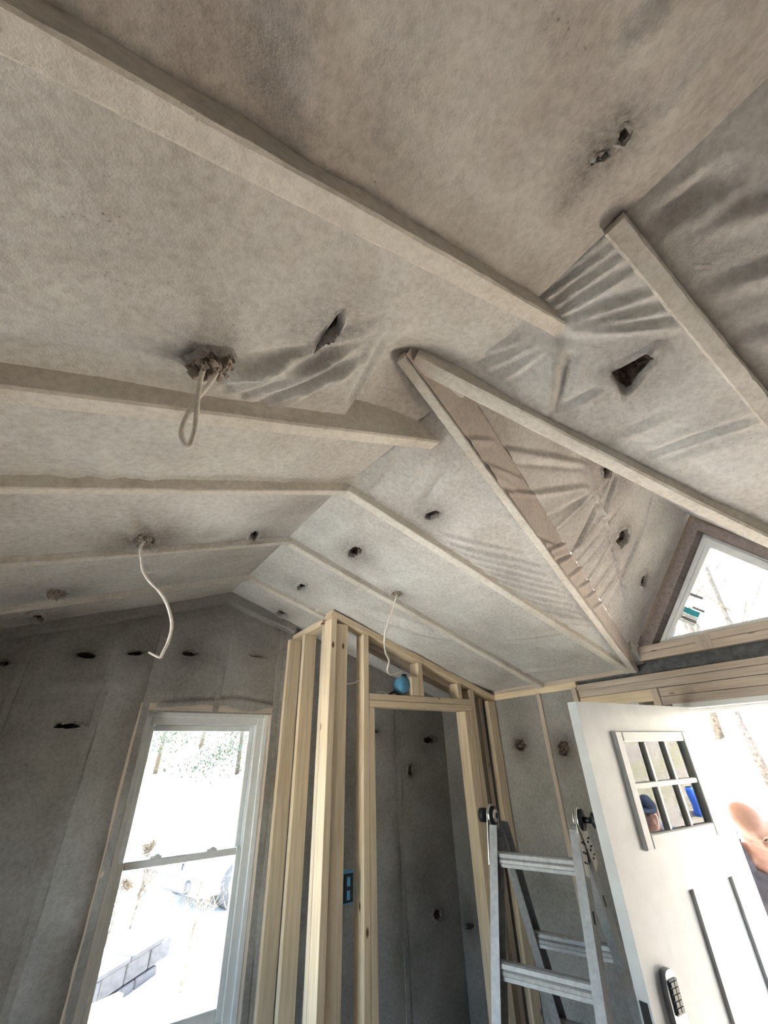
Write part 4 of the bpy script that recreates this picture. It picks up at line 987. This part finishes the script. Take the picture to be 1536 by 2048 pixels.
# trees
def tree(name, label, x, y, h, kind, group, seed, lean=(0, 0), spread=.45, cat='tree'):
    r = random.Random(seed); z0 = gz(x, y)
    root = setp(empty(name, (x, y, z0)), label, cat, group)
    tip = np.array([x+lean[0], y+lean[1], z0+h])
    base = np.array([x, y, z0-.1]); tr = []
    n = 7
    for i in range(n+1):
        f = i/n; tr.append(base*(1-f)+tip*f+np.array([r.uniform(-1, 1), r.uniform(-1, 1), 0])*.02*h*math.sin(f*3.1))
    r0 = .008*h+.015
    tube('trunk', tr, [r0*(1-.85*i/n) for i in range(n+1)], 'bark', root, 7)
    V = []; F = []; tips = []
    def limb(p, d, L, rad, dep):
        nonlocal V, F
        pts = [p]; dd_ = d
        for i in range(3):
            dd_ = dd_+np.array([r.gauss(0, .16), r.gauss(0, .16), r.gauss(0.05, .1)]); dd_ /= np.linalg.norm(dd_)
            pts.append(pts[-1]+dd_*L/3)
        b0 = len(V)
        for i, q in enumerate(pts):
            rr = rad*(1-.75*i/3)
            for k in range(3):
                a = 2.094*k; V.append(q+rr*np.array([math.cos(a), math.sin(a), .3*math.cos(a)]))
        for i in range(3):
            for k in range(3): F.append((b0+i*3+k, b0+i*3+(k+1) % 3, b0+(i+1)*3+(k+1) % 3, b0+(i+1)*3+k))
        tips.extend(pts[1:])
        if dep > 0:
            for _ in range(r.randint(3, 4)):
                q = pts[r.randint(1, 3)]; e = dd_+np.array([r.gauss(0, .6), r.gauss(0, .6), r.gauss(.1, .4)]); e /= np.linalg.norm(e)
                limb(q, e, L*r.uniform(.4, .65), rad*.55, dep-1)
    nb = 16 if kind != 'ever' else 30
    for b in range(nb):
        f = r.uniform(.25, .98) if kind != 'ever' else .12+.86*b/nb
        q = base*(1-f)+tip*f; a = r.uniform(0, 6.28)
        if kind == 'ever':
            d = np.array([math.cos(a), math.sin(a), -.15]); limb(q, d/np.linalg.norm(d), spread*h*(1.05-f)*.7, .02, 1)
        else:
            d = np.array([math.cos(a), math.sin(a), r.uniform(.3, 1.1)]); limb(q, d/np.linalg.norm(d), spread*h*(1.15-f)*r.uniform(.5, .9), r0*.35*(1.1-f)+.006, 2)
    mk('branches', V, F, 'bark', root)['kind'] = 'stuff'
    if kind != 'bare':
        V = []; F = []; mat = 'leafgreen' if kind == 'ever' else 'leaftan'
        for q in tips:
            for _ in range(22 if kind == 'ever' else 8):
                c = q+np.array([r.gauss(0, 1), r.gauss(0, 1), r.gauss(0, .8)])*(.022*h if kind == 'ever' else .03*h); s_ = (.0075*h if kind == 'ever' else .010*h)
                u1 = np.array([r.gauss(0, 1), r.gauss(0, 1), r.gauss(0, 1)]); u2 = np.cross(u1, [r.gauss(0, 1), r.gauss(0, 1), 1.0])
                u1 *= s_/np.linalg.norm(u1); u2 *= .5*s_/np.linalg.norm(u2); b0 = len(V)
                V += [c-u1, c+u2, c+u1, c-u2]; F.append((b0, b0+1, b0+2, b0+3))
        o = mk('foliage', V, F, mat, root); o['kind'] = 'stuff'
    return root
def at(px, D):
    d = ray(*px); h_ = math.hypot(d[0], d[1]); return d[0]/h_*D, d[1]/h_*D
G1 = 'trees behind the driveway'
for i, (px, D, h, kind, lab) in enumerate([((290, 1500), 21, 11, 'ever', 'dark evergreen tree beyond the driveway'), ((320, 1500), 30, 15, 'bare', 'tall bare tree rising behind the evergreen'), ((255, 1500), 26, 13, 'bare', 'bare tree at the far edge of the driveway'), ((480, 1500), 24, 12, 'ever', 'evergreen tree standing behind the parked car'), ((400, 1500), 34, 15, 'bare', 'distant bare tree between the two evergreens')]):
    x, y = at(px, D); tree('tree', lab, x, y, h, kind, G1, 11+i)
G2 = 'bare trees on the hillside'
for i, (px, D, h, lean, lab) in enumerate([((1448, 1500), 13, 10, (.6, -.9), 'slender leaning bare tree on the hillside outside the door'), ((1515, 1500), 10.5, 7.5, (.2, .3), 'bare tree with fine twigs seen through the gable window'), ((1480, 1500), 16, 12, (-.5, .4), 'tall bare tree high on the hillside'), ((1400, 1500), 19, 13, (.3, .2), 'far bare tree near the crest of the hillside'), ((1600, 1500), 12, 9, (.2, .2), 'bare tree beside the hillside path')]):
    x, y = at(px, D); tree('tree', lab, x, y, h, 'bare', G2, 31+i, lean)
x, y = at((225, 1800), 8.3); tree('shrub', 'dry tan-leaved shrub growing behind the retaining wall', x, y, .85, 'tan', None, 51, (.1, .1), .7, 'shrub')
x, y = at((270, 1800), 9.6); tree('shrub', 'tall thin dry shrub above the retaining wall', x, y, 1.05, 'tan', None, 52, (.1, .1), .5, 'shrub')
x, y = at((388, 1800), 7.2); tree('shrub', 'leafless twiggy shrub in front of the parked car', x, y, 1.2, 'bare', None, 53, (.1, .1), .7, 'shrub')

# parked car
cx, cy = at((545, 1700), 11.6)
ca = math.radians(196); cfd = np.array([math.cos(ca), math.sin(ca), 0]); csd = np.array([-cfd[1], cfd[0], 0]); cz = gz(cx, cy)+.03
car = setp(empty('parked_car', (cx, cy, cz)), 'silver sport utility car parked on the driveway', 'car')
def cp(f, s_, z): return np.array([cx, cy, cz])+cfd*f+csd*s_+np.array([0, 0, z])
def carloft(name, secs, mat, bev=.03):
    """secs: list of (f, halfwidth, z0, z1) closed sections along the car"""
    V = []; F = []
    for f, hw, z0, z1 in secs:
        V += [cp(f, -hw, z0), cp(f, hw, z0), cp(f, hw, z1), cp(f, -hw, z1)]
    for i in range(len(secs)-1):
        for k in range(4): F.append((i*4+k, i*4+(k+1) % 4, (i+1)*4+(k+1) % 4, (i+1)*4+k))
    F += [(0, 1, 2, 3), tuple(len(V)-1-k for k in range(4))]
    o = mk(name, V, F, mat, car); bm = bmesh.new(); bm.from_mesh(o.data); bmesh.ops.recalc_face_normals(bm, faces=bm.faces)
    bmesh.ops.bevel(bm, geom=list(bm.edges), offset=bev, segments=2, affect='EDGES'); bm.to_mesh(o.data); bm.free(); return o
carloft('body', [(2.3, .80, .35, .72), (2.15, .88, .28, .95), (1.1, .92, .26, 1.06), (-2.1, .92, .26, 1.08), (-2.3, .86, .35, 1.0)], 'carpaint')
carloft('cabin', [(1.05, .82, 1.0, 1.06), (.35, .74, 1.0, 1.66), (-1.6, .74, 1.0, 1.70), (-2.15, .80, 1.0, 1.10)], 'carpaint')
prism('windshield', [cp(1.02, -.68, 1.10), cp(1.02, .68, 1.10), cp(.45, .62, 1.60), cp(.45, -.62, 1.60)], cfd*.02+np.array([0, 0, .012]), 'carglass', car)
for s_ in (-1, 1):
    prism('side_window', [cp(.78, s_*.80, 1.10), cp(.30, s_*.765, 1.56), cp(-.55, s_*.765, 1.58), cp(-.55, s_*.81, 1.10)], csd*s_*.012, 'carglass', car)
    prism('side_window', [cp(-.65, s_*.81, 1.10), cp(-.65, s_*.765, 1.58), cp(-1.5, s_*.765, 1.60), cp(-1.8, s_*.82, 1.10)], csd*s_*.012, 'carglass', car)
    carm = cp(.9, s_*.98, 1.12); board('side_mirror', carm-csd*.09, carm+csd*.09, .10, .14, (0, 0, 1), 'carpaint', car, .03)
    prism('head_light', [cp(2.2, s_*.55, .72), cp(2.2, s_*.82, .74), cp(2.1, s_*.86, .86), cp(2.18, s_*.55, .84)], cfd*.04, 'vinyl', car)
    for f in (1.42, -1.42):
        wh = empty('wheel', tuple(cp(f, s_*.82, .35)), car)
        disc('tyre', cp(f, s_*.82, .35), csd, .35, .22, 'tyre', wh, 26); disc('rim', cp(f, s_*.94, .35), csd, .22, .02, 'alu', wh, 20); disc('hub_cap', cp(f, s_*.955, .35), csd, .06, .02, 'alu', wh, 12)
board('bumper', cp(2.32, -.8, .45), cp(2.32, .8, .45), .12, .18, (0, 0, 1), 'black', car, .03)
board('grille', cp(2.30, -.5, .72), cp(2.30, .5, .72), .06, .16, (0, 0, 1), 'black', car, .01)

# blue drum on the hillside (mirrored in the door panes)
bx_, by_ = 8.9, -3.08; bz = gz(bx_, by_)
dr = setp(empty('blue_drum', (bx_, by_, bz)), 'small blue plastic drum standing on the hillside', 'drum')
tube('drum_body', [(bx_, by_, bz-.04), (bx_, by_, bz+.03), (bx_, by_, bz+.16), (bx_, by_, bz+.19), (bx_, by_, bz+.34), (bx_, by_, bz+.38)], [.095, .105, .105, .112, .105, .085], 'barrel', dr, 18)
disc('drum_lid', (bx_, by_, bz+.385), (0, 0, 1), .08, .02, 'black', dr)

# ------------------------------------------------------------------ people
def _sph(nu, nv):
    V = [(0, 0, 1.0)]; F = []
    for i in range(1, nv):
        th = math.pi*i/nv
        for k in range(nu): V.append((math.sin(th)*math.cos(2*math.pi*k/nu), math.sin(th)*math.sin(2*math.pi*k/nu), math.cos(th)))
    V.append((0, 0, -1.0)); e = len(V)-1
    for k in range(nu):
        F.append((0, 1+k, 1+(k+1) % nu)); F.append((e, e-nu+(k+1) % nu, e-nu+k))
        for i in range(nv-2): F.append((1+i*nu+k, 1+(i+1)*nu+k, 1+(i+1)*nu+(k+1) % nu, 1+i*nu+(k+1) % nu))
    return np.array(V), F
SPH = {10: _sph(10, 7), 18: _sph(18, 11)}
class Lump:
    def __init__(self): self.V = []; self.F = []; self.n = 0
    def add(self, key, A, t):
        v, f = SPH[key]; self.V.append(v@np.asarray(A).T+np.asarray(t)); self.F += [tuple(i+self.n for i in q) for q in f]; self.n += len(v)
def add_ell(bm, c, r, R=None, seg=18):
    A = np.array(R) if R is not None else np.eye(3)
    bm.add(18, A@np.diag(r), np.array(c))
def add_cap(bm, a, b, ra, rb, n=7):
    a = np.asarray(a, float); b = np.asarray(b, float)
    L = np.linalg.norm(b-a); n = max(n, int(L/(min(ra, rb)*.45)))
    for i in range(n+1):
        f = i/n; bm.add(10, np.eye(3)*(ra*(1-f)+rb*f), a*(1-f)+b*f)
def head_shapes(bm, T):
    R = T.to_3x3()
    E_ = lambda c, r: add_ell(bm, T @ Vector(c), r, R, 18)
    E_((0, -.012, .030), (.076, .097, .088)); E_((0, .025, -.045), (.058, .066, .066)); E_((0, .066, .022), (.056, .022, .013))
    E_((0, .072, -.092), (.026, .022, .022)); E_((0, .084, -.060), (.026, .012, .010)); E_((0, .082, -.066), (.022, .012, .008))
    for s_ in (-1, 1):
        E_((s_*.038, .058, -.028), (.028, .026, .026)); E_((s_*.079, -.008, -.008), (.010, .021, .032)); E_((s_*.081, -.014, .006), (.009, .016, .018))
        E_((s_*.045, .0, -.055), (.025, .05, .045))
    for i in range(6):
        f = i/5; E_((0, .086+.024*f, .016-.040*f), (.010+.005*f, .011, .011))
    for s_ in (-1, 1): E_((s_*.011, .100, -.026), (.009, .010, .008))
def person(name, label, foot, face_dir, joints, headT, shirt, group=None, cap=False, hairless=True, scale=1.0):
    """foot: ground point under the pelvis; joints in a frame x = his right-to-left, y = facing, z = up"""
    fd = Vector((face_dir[0], face_dir[1], 0)).normalized(); rt = Vector((fd.y, -fd.x, 0))
    B = Matrix(((rt.x, fd.x, 0, foot[0]), (rt.y, fd.y, 0, foot[1]), (0, 0, 1, foot[2]), (0, 0, 0, 1)))
    root = setp(empty(name, foot), label, 'person', group)
    bm = Lump(); j = joints
    add_cap(bm, j['pelvis'], j['waist'], .145, .13); add_ell(bm, j['pelvis'], (.17, .115, .11)); add_cap(bm, j['waist'], j['chest'], .13, .145)
    add_ell(bm, j['chest'], (.175, .115, .15)); add_cap(bm, j['chest'], j['neck'], .10, .062); add_cap(bm, j['neck'], j['skull'], .060, .056)
    for s_ in 'lr':
        add_cap(bm, j['chest'], j['sho_'+s_], .10, .066); add_cap(bm, j['neck'], j['sho_'+s_], .055, .062); add_cap(bm, j['sho_'+s_], j['elb_'+s_], .058, .043); add_cap(bm, j['elb_'+s_], j['wri_'+s_], .042, .028)
        w = np.array(j['wri_'+s_], float); e = np.array(j['elb_'+s_], float); hd = (w-e)/np.linalg.norm(w-e); sx = np.array([1.0 if s_ == 'l' else -1.0, 0, 0])
        fw = np.cross(hd, sx); fw /= np.linalg.norm(fw)
        pc = w+hd*.05; add_cap(bm, w, w+hd*.07, .026, .030)
        for q in range(4):
            o_ = fw*(.030-.020*q); L = (.072, .08, .076, .06)[q]
            k1 = w+hd*.085+o_; k2 = k1+hd*L*.5-sx*.004; k3 = k2+hd*L*.42-sx*.02
            add_cap(bm, w+hd*.05+o_*.8, k1, .0115, .0105, 4); add_cap(bm, k1, k2, .0105, .009, 4); add_cap(bm, k2, k3, .009, .0075, 4)
        th1 = w+hd*.035+fw*.036; th2 = th1+hd*.035+fw*.022; th3 = th2+hd*.03+fw*.004
        add_cap(bm, w+hd*.015+fw*.012, th1, .015, .013, 4); add_cap(bm, th1, th2, .013, .011, 4); add_cap(bm, th2, th3, .011, .009, 4)
        add_cap(bm, j['hip_'+s_], j['kne_'+s_], .088, .058); add_cap(bm, j['kne_'+s_], j['ank_'+s_], .056, .038)
        an = np.array(j['ank_'+s_], float); add_cap(bm, an+np.array([0, -.03, -.03]), an+np.array([0, .17, -.045]), .042, .034)
    head_shapes(bm, headT)
    me = bpy.data.meshes.new('body_source'); me.from_pydata(np.concatenate(bm.V).tolist(), [], bm.F); me.update()
    o = bpy.data.objects.new('body_source', me); COL.objects.link(o)
    md = o.modifiers.new('remesh', 'REMESH'); md.mode = 'VOXEL'; md.voxel_size = .0075; md.use_smooth_shade = True
    sm = o.modifiers.new('smooth', 'SMOOTH'); sm.factor = .5; sm.iterations = 3
    dg = bpy.context.evaluated_depsgraph_get(); ev = o.evaluated_get(dg)
    me2 = bpy.data.meshes.new_from_object(ev, depsgraph=dg); bpy.data.objects.remove(o); bpy.data.meshes.remove(me)
    co = np.zeros(len(me2.vertices)*3); me2.vertices.foreach_get('co', co); co = co.reshape(-1, 3)
    no = np.zeros(len(me2.vertices)*3); me2.vertices.foreach_get('normal', no); no = no.reshape(-1, 3)
    faces = [tuple(p.vertices) for p in me2.polygons]
    Bn = np.array(B.to_3x3()); t_ = np.array(B.translation)
    W = co@Bn.T*1.0+t_
    body = mk('body', W, faces, 'skin', root, True)
    bpy.data.meshes.remove(me2)
    def garment(nm, mask, mat, offs):
        ids = np.nonzero(mask)[0]; mp = {int(v): i for i, v in enumerate(ids)}
        fs = [tuple(mp[v] for v in f) for f in faces if all(v in mp for v in f)]
        fold = np.array([.004*math.sin(c[2]*55+c[0]*20)+.003*math.sin(c[0]*70+c[2]*15) for c in co[ids]])
        P = co[ids]+no[ids]*(offs+fold[:, None]*.8)
        return mk(nm, P@Bn.T+t_, fs, mat, root, True)
    neck = np.array(j['neck'], float); z = co[:, 2]
    armd = np.full(len(co), 9.0)
    arm_t = np.zeros(len(co))
    for s_ in 'lr':
        a = np.array(j['sho_'+s_], float); b = np.array(j['elb_'+s_], float)
        u_ = ((co-a)@(b-a))/((b-a)@(b-a)); d = np.linalg.norm(co-(a+np.clip(u_, 0, 1)[:, None]*(b-a)), axis=1)
        near = d < .085; arm_t = np.where(near, np.maximum(arm_t, u_), arm_t)
        a2 = np.array(j['wri_'+s_], float); u2 = ((co-b)@(a2-b))/((a2-b)@(a2-b)); d2 = np.linalg.norm(co-(b+np.clip(u2, 0, 1.9)[:, None]*(a2-b)), axis=1)
        arm_t = np.where((d2 < .062) & (u2 > .05), 2.0, arm_t)
    waist = j['pelvis'][2]+.06
    nk = np.linalg.norm((co-neck)*np.array([1, 1, .9]), axis=1)
    hd_ = np.array(headT.translation)
    up_n = (np.array(j['neck'])-np.array(j['chest'])); up_n /= np.linalg.norm(up_n)
    above = (co-neck)@up_n
    garment('t_shirt', (z > waist-.03) & (arm_t < .62) & (above < .035) & (nk > .078), shirt, .014)
    garment('trousers', (z < waist) & (z > j['ank_l'][2]-.03) & (arm_t < 1.5), 'jeans', .012)
    garment('shoes', (z < j['ank_l'][2]+.01), 'black', .010)
    for s_ in (-1, 1):
        e = B @ headT @ Vector((s_*.030, .074, .004))
        tube('eye', [np.array(e)+np.array(Bn@np.array(headT.to_3x3()))@np.array([0, -.006, 0]), np.array(e)+np.array(Bn@np.array(headT.to_3x3()))@np.array([0, .006, 0])], [.012, .006], 'white_eye', root, 10)
    HT = B @ headT
    if cap:
        V = []; F = []
        for r_ in range(8):
            ph = r_/7*math.pi/2
            for k in range(20):
                a = 2*math.pi*k/20
                V.append(HT @ Vector((.087*math.cos(a)*math.cos(ph), -.012+.108*math.sin(a)*math.cos(ph), .035+.095*math.sin(ph))))
        for r_ in range(7):
            for k in range(20): F.append((r_*20+k, r_*20+(k+1) % 20, (r_+1)*20+(k+1) % 20, (r_+1)*20+k))
        cp_ = mk('cap', V, F, 'cap', root, True)
        V = []
        for lay in (0, .004):
            for k in range(11):
                a = math.pi*(k/10); V.append(HT @ Vector((.082*math.cos(a), .07+.02*math.sin(a), .040+lay)))
            for k in range(11):
                a = math.pi*(k/10); V.append(HT @ Vector((.080*math.cos(a), .075+.105*math.sin(a), .030+lay-.01*math.sin(a))))
        F = []
        for l_ in (0, 22):
            for k in range(10): F.append((l_+k, l_+k+1, l_+11+k+1, l_+11+k))
        mk('cap_brim', V, F, 'cap', cp_, True)
    if not hairless:
        V = []; F = []; r2 = random.Random(3)
        for k in range(220):
            a = r2.uniform(math.pi*.93, math.pi*2.07); zz = r2.uniform(-.05, .03)
            c = Vector((.083*math.cos(a), -.012+.103*math.sin(a), zz)); b0 = len(V)
            for d in ((.004, 0, 0), (-.004, 0, 0), (0, -.006, -.03)): V.append(HT @ (c+Vector(d)))
            F.append((b0, b0+1, b0+2))
        o = mk('hair', V, F, 'hair', root); o['kind'] = 'stuff'
    return root
def stand(h=1.0, lean=0.0, bend=0.0):
    j = dict(pelvis=(0, 0, .95), waist=(0, .03*lean, 1.10), chest=(0, .16*lean, 1.30), neck=(0, .26*lean, 1.485), skull=(0, .32*lean, 1.56))
    for s_, k in (('l', -1), ('r', 1)):
        j['sho_'+s_] = (k*.185, .20*lean, 1.42); j['elb_'+s_] = (k*.235, .16*lean+.03, 1.14); j['wri_'+s_] = (k*.22, .22*lean+.12, .92)
        j['hip_'+s_] = (k*.09, 0, .92); j['kne_'+s_] = (k*.10, .04, .50); j['ank_'+s_] = (k*.11, -.01, .085)
    return j
# bald man bending his head just outside the door
d_ = ray(1508, 1652); d_ = d_/math.hypot(d_[0], d_[1]); hp = CO+d_*3.25
fdv = Vector((-.80, -.60, 0)).normalized()
jm = stand(lean=1.25); bow = Matrix.Rotation(math.radians(-34), 4, 'X'); rol = Matrix.Rotation(math.radians(46), 4, 'Y')
hc_l = Vector((.04, .47, 1.60))
HTm = Matrix.Translation(hc_l) @ rol @ bow
jm['skull'] = (.02, .41, 1.555); jm['neck'] = (0, .31, 1.475)
rtv = Vector((fdv.y, -fdv.x, 0))
foot = Vector(hp)-(rtv*hc_l.x+fdv*hc_l.y+Vector((0, 0, hc_l.z)))
print('man foot', foot)
person('person', 'bald man in a grey T-shirt bowing his head just outside the open door', (foot.x, foot.y, foot.z), fdv, jm, HTm, 'shirt')
# second man, mirrored in the door panes
jc = stand(lean=.2); HTc = Matrix.Translation(Vector((0, .11, 1.63))) @ Matrix.Rotation(math.radians(-8), 4, 'X')
px_, py_ = 5.05, -1.22
person('person', 'man in a dark cap standing on the path out from the door', (px_, py_, gz(px_, py_)), Vector((-.8, .6, 0)), jc, HTc, 'shirt', cap=True, hairless=False)
